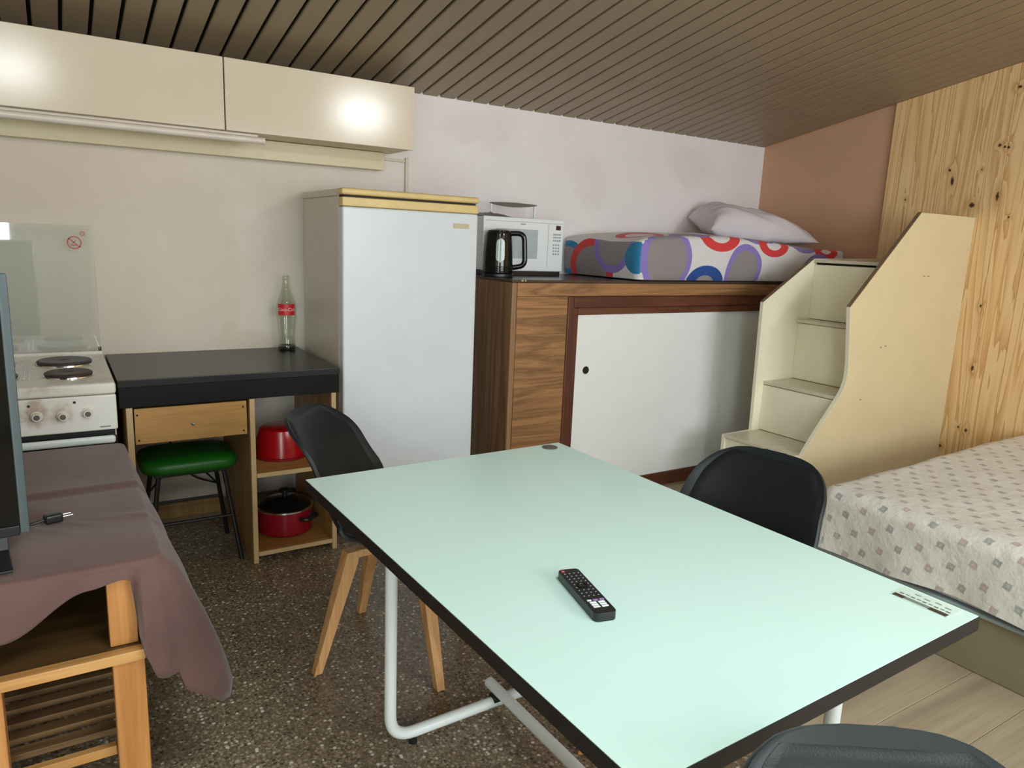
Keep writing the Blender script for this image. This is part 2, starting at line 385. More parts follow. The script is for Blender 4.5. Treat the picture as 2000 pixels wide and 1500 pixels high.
def prism_into(bm, pts, axis, a0, a1, bev=0.):
    """polygon pts in the plane normal to axis, extruded a0..a1. axis y: pts=(x,z); x: (y,z); z: (x,y)"""
    def mk(p, a):
        return {'y': (p[0], a, p[1]), 'x': (a, p[0], p[1]), 'z': (p[0], p[1], a)}[axis]
    v0 = [bm.verts.new(mk(p, a0)) for p in pts]; v1 = [bm.verts.new(mk(p, a1)) for p in pts]
    n = len(pts); fs = [bm.faces.new(v0), bm.faces.new(v1[::-1])]
    for i in range(n): fs.append(bm.faces.new([v0[i], v1[i], v1[(i+1) % n], v0[(i+1) % n]]))
    bmesh.ops.recalc_face_normals(bm, faces=fs)
    if bev: bmesh.ops.bevel(bm, geom=list({e for f in fs for e in f.edges}), offset=bev, segments=2, profile=.5, affect='EDGES', clamp_overlap=True)
    return bm
def prism(*a, **k): return prism_into(bmesh.new(), *a, **k)
def tube_into(bm, pts, r, n=12, cap=True, closed=False):
    pts = [Vector(p) for p in pts]; rs = r if isinstance(r, (list, tuple)) else [r]*len(pts)
    rings = []; prev = None; L = len(pts)
    for i, p in enumerate(pts):
        if closed: t = pts[(i+1) % L]-pts[i-1]
        else: t = pts[min(i+1, L-1)]-pts[max(i-1, 0)]
        t.normalize()
        if prev is None:
            a = Vector((0, 0, 1)) if abs(t.z) < .9 else Vector((1, 0, 0)); u = t.cross(a).normalized()
        else:
            u = (prev-t*prev.dot(t)); u = u.normalized() if u.length > 1e-6 else t.orthogonal().normalized()
        prev = u; v = t.cross(u)
        rings.append([bm.verts.new(p+rs[i]*(math.cos(2*math.pi*k/n)*u+math.sin(2*math.pi*k/n)*v)) for k in range(n)])
    for i in range(L if closed else L-1):
        a, b = rings[i], rings[(i+1) % L]
        for k in range(n): bm.faces.new([a[k], a[(k+1) % n], b[(k+1) % n], b[k]])
    if cap and not closed: bm.faces.new(rings[0][::-1]); bm.faces.new(rings[-1])
    bmesh.ops.recalc_face_normals(bm, faces=bm.faces)
    return bm
def T(pts, r, n=12, **k): return tube_into(bmesh.new(), pts, r, n, **k)
def bend(pts, rad, seg=6):
    """round the inner corners of a polyline"""
    pts = [Vector(p) for p in pts]; out = [pts[0]]
    for i in range(1, len(pts)-1):
        a = (pts[i-1]-pts[i]); b = (pts[i+1]-pts[i]); r = min(rad, a.length*.49, b.length*.49)
        p0 = pts[i]+a.normalized()*r; p1 = pts[i]+b.normalized()*r
        for k in range(seg+1):
            t = k/seg; out.append((1-t)**2*p0+2*t*(1-t)*pts[i]+t*t*p1)
    return out+[pts[-1]]
def lathe_into(bm, prof, c=(0, 0, 0), n=28, cap0=True, cap1=True):
    rings = []
    for (r, z) in prof:
        rings.append([bm.verts.new((c[0]+r*math.cos(2*math.pi*k/n), c[1]+r*math.sin(2*math.pi*k/n), c[2]+z)) for k in range(n)])
    for a, b in zip(rings, rings[1:]):
        for k in range(n): bm.faces.new([a[k], a[(k+1) % n], b[(k+1) % n], b[k]])
    if cap0: bm.faces.new(rings[0][::-1])
    if cap1: bm.faces.new(rings[-1])
    return bm
def lathe(*a, **k): return lathe_into(bmesh.new(), *a, **k)
def disc_y(x, y0, y1, z, r, n=20, bev=0.):
    bm = bmesh.new()
    pts = [(x+r*math.cos(2*math.pi*k/n), z+r*math.sin(2*math.pi*k/n)) for k in range(n)]
    return prism_into(bm, pts, 'y', y0, y1, bev)
def spline(pts, n):
    """Catmull-Rom through tuples"""
    out = []; P = [pts[0]]+list(pts)+[pts[-1]]; m = len(pts)-1
    for i in range(n):
        t = i/(n-1)*m; k = min(int(t), m-1); f = t-k
        p0, p1, p2, p3 = P[k], P[k+1], P[k+2], P[k+3]
        out.append(tuple(.5*(2*b+(c-a)*f+(2*a-5*b+4*c-d)*f*f+(3*b-a-3*c+d)*f**3) for a, b, c, d in zip(p0, p1, p2, p3)))
    return out
def lerp_table(tb, x):
    if x <= tb[0][0]: return tb[0][1]
    for (a, va), (b, vb) in zip(tb, tb[1:]):
        if x <= b:
            f = (x-a)/(b-a); f = f*f*(3-2*f); return va+(vb-va)*f
    return tb[-1][1]
def copy_tree(root, loc, rotz, label=None):
    r = root.copy(); COL.objects.link(r); r.location = loc; r.rotation_euler = (0, 0, rotz)
    if label: r['label'] = label
    OFF[r.name] = Vector(loc)
    for ch in list(root.children):
        c = ch.copy(); COL.objects.link(c); c.parent = r
        for g in list(ch.children):
            d = g.copy(); COL.objects.link(d); d.parent = c
    return r
def struct(o, label): o['kind'] = 'structure'; o['label'] = label; return o

# ------------------------------------------------------------------ the room
def room():
    f = obj('floor', B(XL-.1, XR+.1, YN-.1, YB+.1, -.08, 0, 0), 'terrazzo', local=True, smooth=None)
    struct(f, 'brown speckled terrazzo floor with pale planks at the bed side'); OFF[f.name] = Vector((0, 0, 0))
    # laminate planks, laid on the terrazzo to the right of x = 1.74
    y = YN; row = 0
    while y < YB:
        y1 = min(y+.19, YB); x = 1.742; first = [.75, 1.2, .4][row % 3]
        while x < XR-.01:
            x1 = min(x+first, XR); first = 1.25
            obj('floor_plank', B(x+.0008, x1-.0008, y+.0008, y1-.0008, .0002, .007, .0012, 1), 'laminate', f)
            x = x1
        y = y1; row += 1
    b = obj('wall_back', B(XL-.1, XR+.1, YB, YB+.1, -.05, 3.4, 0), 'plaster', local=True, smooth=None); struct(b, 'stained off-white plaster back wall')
    r = obj('wall_right', B(XR, XR+.1, YN-.1, YB+.1, -.05, 3.6, 0), 'brownwall', local=True, smooth=None); struct(r, 'light brown painted side wall, part boarded in pine'); OFF[r.name] = Vector((0, 0, 0))
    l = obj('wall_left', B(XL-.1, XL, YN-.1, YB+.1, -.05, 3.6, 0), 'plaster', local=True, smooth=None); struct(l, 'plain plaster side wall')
    # near wall with a glazed door and an added window
    bm = bmesh.new()
    ex = sorted({XL-.1, XR+.1, *[v for w_ in WINS for v in w_[:2]]}); ez = sorted({-.05, 3.6, *[v for w_ in WINS for v in w_[2:]]})
    for a, b_ in zip(ex, ex[1:]):
        for c_, d_ in zip(ez, ez[1:]):
            mx, mz = (a+b_)/2, (c_+d_)/2
            if not any(w_[0] < mx < w_[1] and w_[2] < mz < w_[3] for w_ in WINS): box_into(bm, a, b_, YN-.1, YN, c_, d_)
    n = obj('wall_near', bm, 'plaster', local=True, smooth=None); struct(n, 'plaster wall with glazed door and added window')
    for k, (x0, x1, z0, z1) in enumerate(WINS):
        fr = bmesh.new(); t = .05
        for a in [(x0, x0+t, z0, z1), (x1-t, x1, z0, z1), (x0+t, x1-t, z0, z0+t), (x0+t, x1-t, z1-t, z1)] + ([((x0+x1)/2-t/2, (x0+x1)/2+t/2, z0+t, z1-t)] if k == 1 else []):
            box_into(fr, a[0], a[1], YN-.08, YN-.02, a[2], a[3], .003)
        o = obj(['door_1', 'added_window', 'window_2', 'window_3'][k], fr, 'white_metal', local=True); struct(o, ['white framed glass door', 'white framed window added to light the bed side', 'small high window above the door', 'small high window near the bed'][k])
    # sloping slatted ceiling: dark backing, boards as parts
    bm = bmesh.new(); sx0, sx1, sy0, sy1 = SKY
    def slab(xa, xb, ya, yb): prism_into(bm, [(ya, zc(ya)+.03), (yb, zc(yb)+.03), (yb, zc(yb)+.09), (ya, zc(ya)+.09)], 'x', xa, xb)
    slab(XL-.1, sx0, YN-.1, YB+.1); slab(sx1, XR+.1, YN-.1, YB+.1); slab(sx0, sx1, YN-.1, sy0); slab(sx0, sx1, sy1, YB+.1)
    c = obj('ceiling', bm, 'ceilback', local=True, smooth=None); struct(c, 'sloping ceiling of narrow olive brown slats'); OFF[c.name] = Vector((0, 0, 0))
    x = 1.793-.1*33; meshes = {}
    prof = [(.007, .014), (.007, .004), (.011, 0), (.089, 0), (.093, .004), (.093, .014)]
    def board_mesh(ya, yb):
        if (ya, yb) not in meshes:
            bm = bmesh.new(); ra = []
            for yy in (ya, yb): ra.append([bm.verts.new((px, yy, zc(yy)+pz)) for px, pz in prof])
            m = len(prof)
            for i in range(m): bm.faces.new([ra[0][i], ra[0][(i+1) % m], ra[1][(i+1) % m], ra[1][i]])
            bm.faces.new(ra[0]); bm.faces.new(ra[1][::-1]); bmesh.ops.recalc_face_normals(bm, faces=bm.faces)
            me = mesh_from_bm(bm, 'ceiling_board'); me.materials.append(M['ceil']); meshes[ya, yb] = me
        return meshes[ya, yb]
    while x < XR:
        if x+.1 > XL:
            cut = x+.093 > sx0 and x+.007 < sx1
            for (ya, yb) in ([(YN, sy0), (sy1, YB-.001)] if cut else [(YN, YB-.001)]):
                o = bpy.data.objects.new('ceiling_board', board_mesh(ya, yb)); COL.objects.link(o); o.parent = c; o.location = (x, 0, 0)
        x += .1
    fr = bmesh.new()
    for (xa, xb, ya, yb) in [(sx0-.05, sx0, sy0-.05, sy1+.05), (sx1, sx1+.05, sy0-.05, sy1+.05), (sx0, sx1, sy0-.05, sy0), (sx0, sx1, sy1, sy1+.05)]:
        prism_into(fr, [(ya, zc(ya)-.012), (yb, zc(yb)-.012), (yb, zc(yb)+.13), (ya, zc(ya)+.13)], 'x', xa, xb)
    o = obj('window_4', fr, 'white_metal', local=True); struct(o, 'white framed roof window in the slatted ceiling')
    # dark shadow-line batten along the back wall under the ceiling
    # pine boards on the right wall
    ys = [2.69, 2.535, 2.38, 2.185, 2.03, 1.868]
    while ys[-1] > YN+.16: ys.append(ys[-1]-.165)
    for a, b_ in zip(ys, ys[1:]):
        y1, y0 = a-.0008, b_+.0008
        bm = prism([(y0, .0), (y1, .0), (y1, zc(y1)-.001), (y0, zc(y0)-.001)], 'x', XR-.020, XR-.0005, .002)
        obj('pine_board', bm, 'pine', r)
    # baseboard of brown tile on the back wall
    t = obj('baseboard_back', B(XL, XR, YB-.012, YB, 0, .085, .002), 'tile_base', local=True); struct(t, 'low brown tile skirting under the desk')
room()

# ------------------------------------------------------------------ wall cupboards, tube light, fridge
def cupboards():
    y0, y1, z0, z1 = 3.352, 3.645, 1.806, 2.094
    data = [(-.52, .656, 'long cream wall cupboard nearest the cooker side, above the tube light'), (.661, 1.519, 'cream wall cupboard nearest the bare wall, with a bright reflection')]
    for i, (x0, x1, lab) in enumerate(data):
        t = thing('wall_cupboard', lab, 'cupboard', ((x0+x1)/2, y1, z0), group='cream wall cupboards')
        obj('body', B(x0+.001, x1-.001, y0+.018, y1, z0+.004, z1-.002, .002), 'cream_matt', t)
        obj('door', B(x0, x1, y0, y0+.017, z0, z1, .0025), 'cream', t)
    v = obj('valance_board', B(-.52, 1.462, 3.585, 3.645, 1.722, 1.808, .003), 'cream_matt'); tag(v, 'long cream board on the wall just under the cupboards', 'board')
    t = thing('tube_light', 'slim white tube light under the front edge of the cupboards', 'lamp', (.1, 3.40, 1.765))
    obj('cover', T([(-.42, 3.375, 1.779), (.815, 3.375, 1.779)], .0145, 14), 'tube', t)
    obj('base_rail', B(-.42, .80, 3.388, 3.412, 1.776, 1.8055, .003), 'tube', t)
    obj('end_cap', T([(.812, 3.375, 1.779), (.822, 3.375, 1.779)], .0155, 14), 'tube', t)
    # surface conduit and small cable clip beside the cupboard
    c = thing('cable_conduit', 'thin grey cable conduit running down the wall behind the fridge', 'cable', (1.61, 3.645, 1.2))
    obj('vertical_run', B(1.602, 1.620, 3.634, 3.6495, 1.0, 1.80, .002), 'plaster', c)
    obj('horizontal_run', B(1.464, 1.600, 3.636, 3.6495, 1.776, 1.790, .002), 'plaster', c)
    k = obj('wall_cable', T(bend([(1.523, 3.60, 2.03), (1.56, 3.62, 2.02), (1.60, 3.63, 1.96), (1.585, 3.635, 1.90), (1.523, 3.63, 1.88)], .03), .0045, 8), 'wallgrey'); tag(k, 'loop of grey cable at the end of the wall cupboard', 'cable')
cupboards()

def fridge():
    x0, x1, yf, yb, zt = 1.052, 1.712, 3.04, 3.615, 1.589
    t = thing('refrigerator', 'tall white one-door refrigerator with yellowed plastic top edge', 'refrigerator', ((x0+x1)/2, 3.3, 0))
    obj('body', B(x0+.004, x1-.004, yf+.062, yb, .04, zt-.03, .008, 3), 'fridge_side', t)
    d = obj('door', B(x0+.002, x1, yf, yf+.056, .09, 1.513, .010, 3), 'fridge', t)
    obj('door_top_trim', B(x0+.002, x1, yf-.001, yf+.056, 1.514, 1.552, .006, 3), 'yellowed', d)
    obj('door_badge', B(1.580, 1.662, yf-.003, yf+.002, 1.444, 1.466, .001), 'badge', d, label='small dull metal maker plate')
    obj('seal', B(x0+.01, x1-.008, yf+.054, yf+.064, .09, 1.565, .001), 'dark_seal', t)
    tp = obj('top_panel', B(x0, x1+.002, yf+.058, yb, zt-.032, zt-.002, .006, 3), 'fridge_side', t)
    obj('top_front_trim', B(x0-.001, x1+.003, yf-.004, yf+.060, 1.561, zt, .010, 3), 'yellowed', tp)
    obj('door_gap', B(x0+.012, x1-.012, yf+.008, yf+.05, 1.550, 1.563, 0), 'dark_seal', t)
    obj('kick_plate', B(x0+.02, x1-.02, yf+.06, yf+.08, 0.012, .085, .002), 'black_plastic', t)
    for sx in (x0+.06, x1-.06):
        for sy in (yf+.12, yb-.06): obj('foot', lathe([(.02, 0), (.02, .042)], (sx, sy, 0), 14), 'black_plastic', t)
fridge()

# ------------------------------------------------------------------ desk, its contents, cooker
def desk():
    x0, x1, y0, y1 = .176, 1.024, 2.997, 3.645
    t = thing('kitchen_desk', 'black-topped wooden kitchen desk with drawer and open shelves beside the cooker', 'desk', ((x0+x1)/2, 3.3, 0))
    obj('worktop', B(x0, x1, y0, y1, .800, .830, .003), 'desk_black', t)
    obj('apron', B(x0+.002, x1-.002, y0+.002, y0+.022, .722, .800, .002), 'desk_apron', t)
    for (a, b) in [(.199, .221), (.646, .666), (.988, 1.008)]:
        p = obj('side_panel', B(a, b, y0+.024, y1-.06, 0, .799, .001), 'desk_wood', t)
        obj('edge_strip', B(a, b, y0+.004, y0+.0235, 0, .721, .001), 'edge_pale', p)
    d = obj('drawer', B(.226, .636, y0+.012, y0+.030, .574, .714, .002), 'desk_woodx', t)
    obj('drawer_box', B(.236, .634, y0+.031, 3.45, .584, .70, .001), 'desk_wood', d)
    obj('knob', lathe([(.004, 0), (.007, .006), (.007, .010), (.003, .013)], (0, 0, 0), 12), 'chrome', d)
    k = bpy.data.objects[d.children[-1].name]; k.rotation_euler = (math.radians(90), 0, 0); k.location = Vector((.432, y0+.013, .640))-OFF[t.name]
    k.data.transform(Matrix.Translation(OFF[t.name]))
    for (px, pz) in [(.236, .69), (.238, .59), (.622, .69), (.622, .59)]:
        obj('screw', disc_y(px, y0+.0105, y0+.013, pz, .004, 10), 'dark_seal', d)
    for z in (.398, .048):
        s = obj('shelf', B(.667, .987, y0+.012, y1-.08, z-.016, z, .001), 'desk_woodx', t)
        obj('edge_strip', B(.667, .987, y0+.004, y0+.0115, z-.018, z+.001, .001), 'edge_pale', s)
    obj('back_rail', B(.222, .645, y1-.03, y1-.012, .03, .10, .001), 'desk_wood', t)
desk()

def handle_loop(cx, cy, z, ang, w=.075, out=.035, r=.006):
    d = Vector((math.cos(ang), math.sin(ang), 0)); s = Vector((-d.y, d.x, 0)); c = Vector((cx, cy, z))
    return T(bend([c-s*w/2, c-s*w/2+d*out, c+s*w/2+d*out, c+s*w/2], .018, 4), r, 8)
def pots():
    # casserole on the low shelf
    c = (.835, 3.215, .0485); R = .122
    t = thing('cooking_pot', 'dark red cooking pot with black glass lid on the lowest desk shelf', 'pot', c)
    bm = lathe([(R-.012, .0), (R-.003, .006), (R, .02), (R+.001, .110), (R+.003, .118), (R-.003, .118), (R-.004, .112), (R-.004, .02), (.001, .012)], c, 40, True, False)
    obj('bowl', bm, 'dkred_enamel', t)
    obj('rim_band', lathe([(R+.002, .110), (R+.0045, .112), (R+.0045, .119), (R-.004, .121)], c, 40, False, False), 'chrome', t, label='chrome rim')
    l = obj('lid', lathe([(R-.003, .1195), (R-.01, .127), (R*.7, .145), (R*.35, .156), (.012, .159)], c, 40, True, True), 'lid_glass', t)
    obj('lid_knob', lathe([(.010, .158), (.010, .172), (.024, .178), (.026, .19), (.018, .196), (.002, .197)], c, 20, True, True), 'black_plastic', l)
    for a in (-.95, math.pi-.95):
        obj('side_handle', handle_loop(c[0]+math.cos(a)*(R-.002), c[1]+math.sin(a)*(R-.002), c[2]+.082, a, .085, .032, .009), 'black_plastic', t)
    # red pan on the upper shelf
    c = (.832, 3.235, .399); R = .114
    t = thing('saucepan', 'bright red pan lying upside down on the upper desk shelf', 'pan', c)
    bm = lathe([(R, .0), (R+.003, .004), (R, .012), (R-.006, .085), (R-.018, .130), (R-.03, .138), (.02, .140), (.001, .140)], c, 40, True, True)
    obj('pan_body', bm, 'red_enamel', t)
    obj('rim', lathe([(R+.001, .0), (R+.005, .003), (R+.005, .010), (R, .013)], c, 40, False, False), 'dkred_enamel', t)
    a = -.35; d = Vector((math.cos(a), math.sin(a), 0)); p0 = Vector(c)+d*(R-.01)+Vector((0, 0, .045))
    obj('pan_handle', T([p0, p0+d*.03+Vector((0, 0, -.008)), p0+d*.085+Vector((0, 0, -.024))], [.014, .015, .012], 10), 'red_enamel', t)
pots()

def stool():
    cx, cy, zt = .433, 3.235, .462
    t = thing('stool', 'stool with green vinyl seat and thin black legs tucked under the desk', 'stool', (cx, cy, 0))
    w, d = .188, .165; N_ = 48; bm = bmesh.new()
    def sup(a, k): return (math.copysign(abs(math.cos(a))**.45, math.cos(a))*w*k, math.copysign(abs(math.sin(a))**.45, math.sin(a))*d*k)
    rings = []
    for (k, z) in [(.86, -.052), (.97, -.046), (1., -.03), (1.0, -.018), (.97, -.005), (.88, .004), (.6, .012), (.25, .014)]:
        rings.append([bm.verts.new((cx+sup(2*math.pi*i/N_, k)[0], cy+sup(2*math.pi*i/N_, k)[1], zt+z)) for i in range(N_)])
    for a, b in zip(rings, rings[1:]):
        for i in range(N_): bm.faces.new([a[i], a[(i+1) % N_], b[(i+1) % N_], b[i]])
    bm.faces.new(rings[0][::-1]); bm.faces.new(rings[-1]); bmesh.ops.recalc_face_normals(bm, faces=bm.faces)
    obj('seat', bm, 'green_vinyl', t, smooth=60)
    obj('seat_board', B(cx-.14, cx+.14, cy-.13, cy+.13, zt-.064, zt-.050, .002), 'black_metal', t)
    for sx in (-1, 1):
        for sy in (-1, 1):
            obj('leg', T([(cx+sx*.125, cy+sy*.115, zt-.06), (cx+sx*.18, cy+sy*.155, 0)], .0095, 10), 'black_metal', t)
    for sy in (-1, 1): obj('stretcher', T([(cx-.155, cy+sy*.137, .20), (cx+.155, cy+sy*.137, .20)], .006, 8), 'black_metal', t)
    for sx in (-1, 1): obj('brace', T([(cx+sx*.03, cy+.10, zt-.062), (cx+sx*.148, cy+.131, .25)], .004, 8), 'black_metal', t)
    k = obj('extension_cable', T(bend([(.36, 3.636, .60), (.44, 3.625, .32), (.50, 3.628, .22), (.62, 3.632, .17)], .06, 5), .004, 8), 'dark_seal'); tag(k, 'dark cord hanging down the wall under the desk', 'cord')
stool()

def bottle():
    c = (.952, 3.565, .8302); s = 1.0
    t = thing('glass_bottle', 'empty clear glass soda bottle with red label on the black desk top', 'bottle', c)
    prof = [(.036, .0), (.0415, .006), (.0425, .020), (.040, .030), (.036, .060), (.0385, .090), (.0435, .135), (.0455, .165), (.046, .20), (.0435, .225), (.034, .255), (.024, .285), (.0175, .310), (.0145, .335), (.0155, .341), (.0165, .346), (.0165, .352), (.0145, .358), (.0145, .362)]
    p = spline(prof, 54)
    obj('glass_body', lathe(p, c, 32, True, False), 'bottle', t, smooth=60)
    obj('thick_base', lathe([(.035, .001), (.040, .006), (.0408, .018), (.036, .022), (.02, .014), (.002, .011)], c, 32, True, True), 'bottle_base', t)
    lb = obj('label_band', None or label_arc(c, .0465, .172, .226, -2.75, -.85), 'label_red', t, label='red paper label with white script')
    # lettering wrapped around the label
    cu = bpy.data.curves.new('lettering', 'FONT'); cu.body = 'Coca-Cola'; cu.size = .021; cu.align_x = 'CENTER'; cu.align_y = 'CENTER'; cu.shear = .25
    to = bpy.data.objects.new('lettering_tmp', cu); COL.objects.link(to)
    me = bpy.data.meshes.new_from_object(to); bpy.data.objects.remove(to)
    bm = bmesh.new(); bm.from_mesh(me); bmesh.ops.triangulate(bm, faces=bm.faces)
    R = .0471
    for v in bm.verts:
        a = -1.80+v.co.x/R
        v.co = Vector((c[0]+R*math.cos(a), c[1]+R*math.sin(a), c[2]+.199+v.co.y))
    obj('lettering', bm, 'label_white', lb, smooth=None)
def label_arc(c, r, z0, z1, a0, a1, n=20):
    bm = bmesh.new(); rows = []
    for z in (z0, z1): rows.append([bm.verts.new((c[0]+r*math.cos(a0+(a1-a0)*k/n), c[1]+r*math.sin(a0+(a1-a0)*k/n), c[2]+z)) for k in range(n+1)])
    for k in range(n): bm.faces.new([rows[0][k], rows[0][k+1], rows[1][k+1], rows[1][k]])
    return bm
bottle()

def cooker():
    x0, x1, y0, y1, z = -.335, .166, 2.905, 3.615, .842
    t = thing('electric_cooker', 'old white four-plate electric cooker with grimy knobs', 'cooker', ((x0+x1)/2, 3.25, 0))
    obj('body', B(x0+.004, x1-.004, y0+.05, y1-.01, .03, .800, .004), 'stove', t)
    obj('hob_top', B(x0, x1, y0, y1, .800, z, .010, 3), 'stove', t)
    obj('rear_rim', B(x0+.005, x1-.002, y1-.035, y1-.002, z-.002, z+.014, .005, 3), 'stove', t)
    obj('hinge', T([(x1-.012, y1-.018, z+.012), (x1-.012, y1-.018, z+.03)], .006, 8), 'black_plastic', t)
    for (bx, by, r, m) in [(.018, 3.375, .098, 'hotplate_grey'), (.026, 3.095, .080, 'hotplate'), (-.225, 3.375, .080, 'hotplate_grey'), (-.225, 3.095, .098, 'hotplate_grey')]:
        h = obj('hotplate', lathe([(r-.004, .004), (r-.002, .012), (r-.008, .016), (r*.5, .0145), (.02, .0145), (.016, .012), (.002, .012)], (bx, by, z), 40, True, True), m, t)
        obj('ring', lathe([(r+.005, 0), (r+.004, .005), (r-.002, .006), (r-.003, .002)], (bx, by, z), 40, True, False), 'chrome', h)
    for gx in (-.112, -.098): obj('hob_groove', B(gx-.003, gx+.003, 3.06, 3.40, z, z+.002, .0008), 'steel', t)
    obj('control_panel', B(x0+.001, x1-.001, y0+.006, y0+.05, .668, .798, .006, 3), 'stove_front', t)
    for kx, kz in [(-.230, .738), (-.155, .738), (-.079, .738), (-.003, .733), (.073, .737)]:
        k = bmesh.new(); y = y0+.006
        for (r0, r1, a, b) in [(.019, .018, 0, .008), (.0155, .013, .008, .024)]:
            n = 20; ra = [[k.verts.new((kx+r*math.cos(2*math.pi*i/n), y-h, kz+r*math.sin(2*math.pi*i/n))) for i in range(n)] for r, h in ((r0, a), (r1, b))]
            for i in range(n): k.faces.new([ra[0][i], ra[0][(i+1) % n], ra[1][(i+1) % n], ra[1][i]])
            k.faces.new(ra[1])
        bmesh.ops.recalc_face_normals(k, faces=k.faces)
        kn = obj('knob', k, 'stove', t)
        obj('knob_cap', disc_y(kx, y-.0255, y-.0235, kz, .0095, 16), 'grey_cap', kn)
    for kx, kz in [(-.10, .775), (.035, .778)]: obj('pilot_lamp', disc_y(kx, y0+.003, y0+.0065, kz, .0045, 10), 'black_plastic', t)
    obj('maker_plate', B(.108, .142, y0+.004, y0+.0065, .680, .684, .0005), 'ink_grey', t)
    obj('vent_gap', B(x0+.01, x1-.01, y0+.022, y0+.05, .640, .667, .001), 'black_plastic', t)
    d = obj('oven_door', B(x0+.004, x1-.004, y0+.012, y0+.049, .14, .640, .006, 3), 'black_gloss', t)
    obj('handle', B(x0+.03, x1-.012, y0-.022, y0+.000, .624, .652, .009, 3), 'white_metal', d, label='white oven handle bar')
    for hx in (x0+.05, x1-.035): obj('handle_bracket', B(hx-.01, hx+.01, y0-.004, y0+.013, .628, .640, .002), 'black_plastic', d)
    obj('plinth', B(x0+.01, x1-.01, y0+.03, y0+.05, .0, .14, .002), 'stove', t)
    # raised glass lid
    g = obj('glass_lid', B(x0+.01, x1-.010, y1-.024, y1-.018, z+.015, 1.388, .001), 'thin_glass', t, label='raised clear glass lid')
    yy = y1-.0246
    def ring(cx, cz, r, w_):
        bm = bmesh.new(); n = 28
        a = [[bm.verts.new((cx+q*math.cos(2*math.pi*i/n), yy, cz+q*math.sin(2*math.pi*i/n))) for i in range(n)] for q in (r, r-w_)]
        for i in range(n): bm.faces.new([a[0][i], a[0][(i+1) % n], a[1][(i+1) % n], a[1][i]])
        return bm
    s = ring(.087, 1.316, .027, .0045)
    for (p, q, w_) in [((.066, 1.334), (.108, 1.298), .004), ((.074, 1.306), (.096, 1.306), .004), ((.080, 1.312), (.094, 1.325), .003)]:
        d_ = (Vector(q)-Vector(p)).normalized(); nn = Vector((-d_.y, d_.x))*w_/2
        s.faces.new([s.verts.new((v[0], yy, v[1])) for v in (Vector(p)+nn, Vector(q)+nn, Vector(q)-nn, Vector(p)-nn)])
    obj('warning_mark', s, 'sign_red', g, smooth=None, label='red no-cover warning circle')
    s2 = ring(.118, 1.354, .010, .002)
    for zz in (1.350, 1.357): s2.faces.new([s2.verts.new(v) for v in ((.111, yy, zz), (.125, yy, zz), (.125, yy, zz+.002), (.111, yy, zz+.002))])
    obj('maker_mark', s2, 'sign_red', g, smooth=None)
cooker()

# ------------------------------------------------------------------ loft bed unit
def loft():
    x0, x1, yf, zt = 1.884, XR-.002, 2.99, 1.213
    t = thing('loft_platform', 'wood-veneer raised bed platform with white sliding doors', 'platform bed', ((x0+x1)/2, 3.3, 0))
    obj('top_board', B(x0, x1, yf, YB-.004, zt-.014, zt, .004, 3), 'dark_top', t)
    obj('end_panel', B(x0, x0+.022, yf+.03, YB-.004, .0, zt-.014, .003), 'oakv', t)
    obj('corner_post', B(x0-.001, x0+.030, yf-.002, yf+.030, 0, zt-.013, .006, 3), 'oakv', t)
    # front planks left of the doors, with joints
    zs = [0., .09, .474, .943, 1.131, zt-.0145]
    for a, b in zip(zs, zs[1:]):
        if b > 1.14: obj('front_plank', B(x0+.031, x1, yf, yf+.02, a+.001, b, .002), 'oak', t)
        elif a < .05: obj('kick_board', B(x0+.031, x1, yf+.004, yf+.02, a, .084, .002), 'trim', t)
        else: obj('front_plank', B(x0+.031, 2.222, yf, yf+.02, a+.0003, b-.0003, .0012), 'oak', t)
    obj('frame_upright', B(2.223, 2.262, yf-.006, yf+.02, .085, 1.130, .004, 3), 'trimv', t)
    obj('frame_upright', B(2.263, 2.298, yf+.003, yf+.024, .085, 1.070, .003, 3), 'trimv', t)
    obj('frame_head', B(2.2625, x1, yf-.006, yf+.02, 1.072, 1.1305, .004, 3), 'trim', t)
    obj('frame_head', B(2.2985, x1, yf+.003, yf+.024, 1.034, 1.0715, .003, 3), 'trim', t)
    d = obj('sliding_door', B(2.296, 3.345, yf+.012, yf+.028, .086, 1.036, .0015), 'white_door', t)
    obj('finger_pull', disc_y(2.374, yf+.0105, yf+.0135, .738, .021, 24, .0008), 'black_plastic', d)
    obj('sliding_door', B(3.32, x1, yf+.030, yf+.046, .086, 1.036, .0015), 'white_door', t)
    for (px, pz, w_) in [(1.935, zt-.001, .012), (1.955, zt-.0015, .008)]: obj('chipped_edge', B(px, px+w_, yf-.0012, yf+.006, zt-.008, zt+.0006, .0008), 'edge_pale', t)
loft()

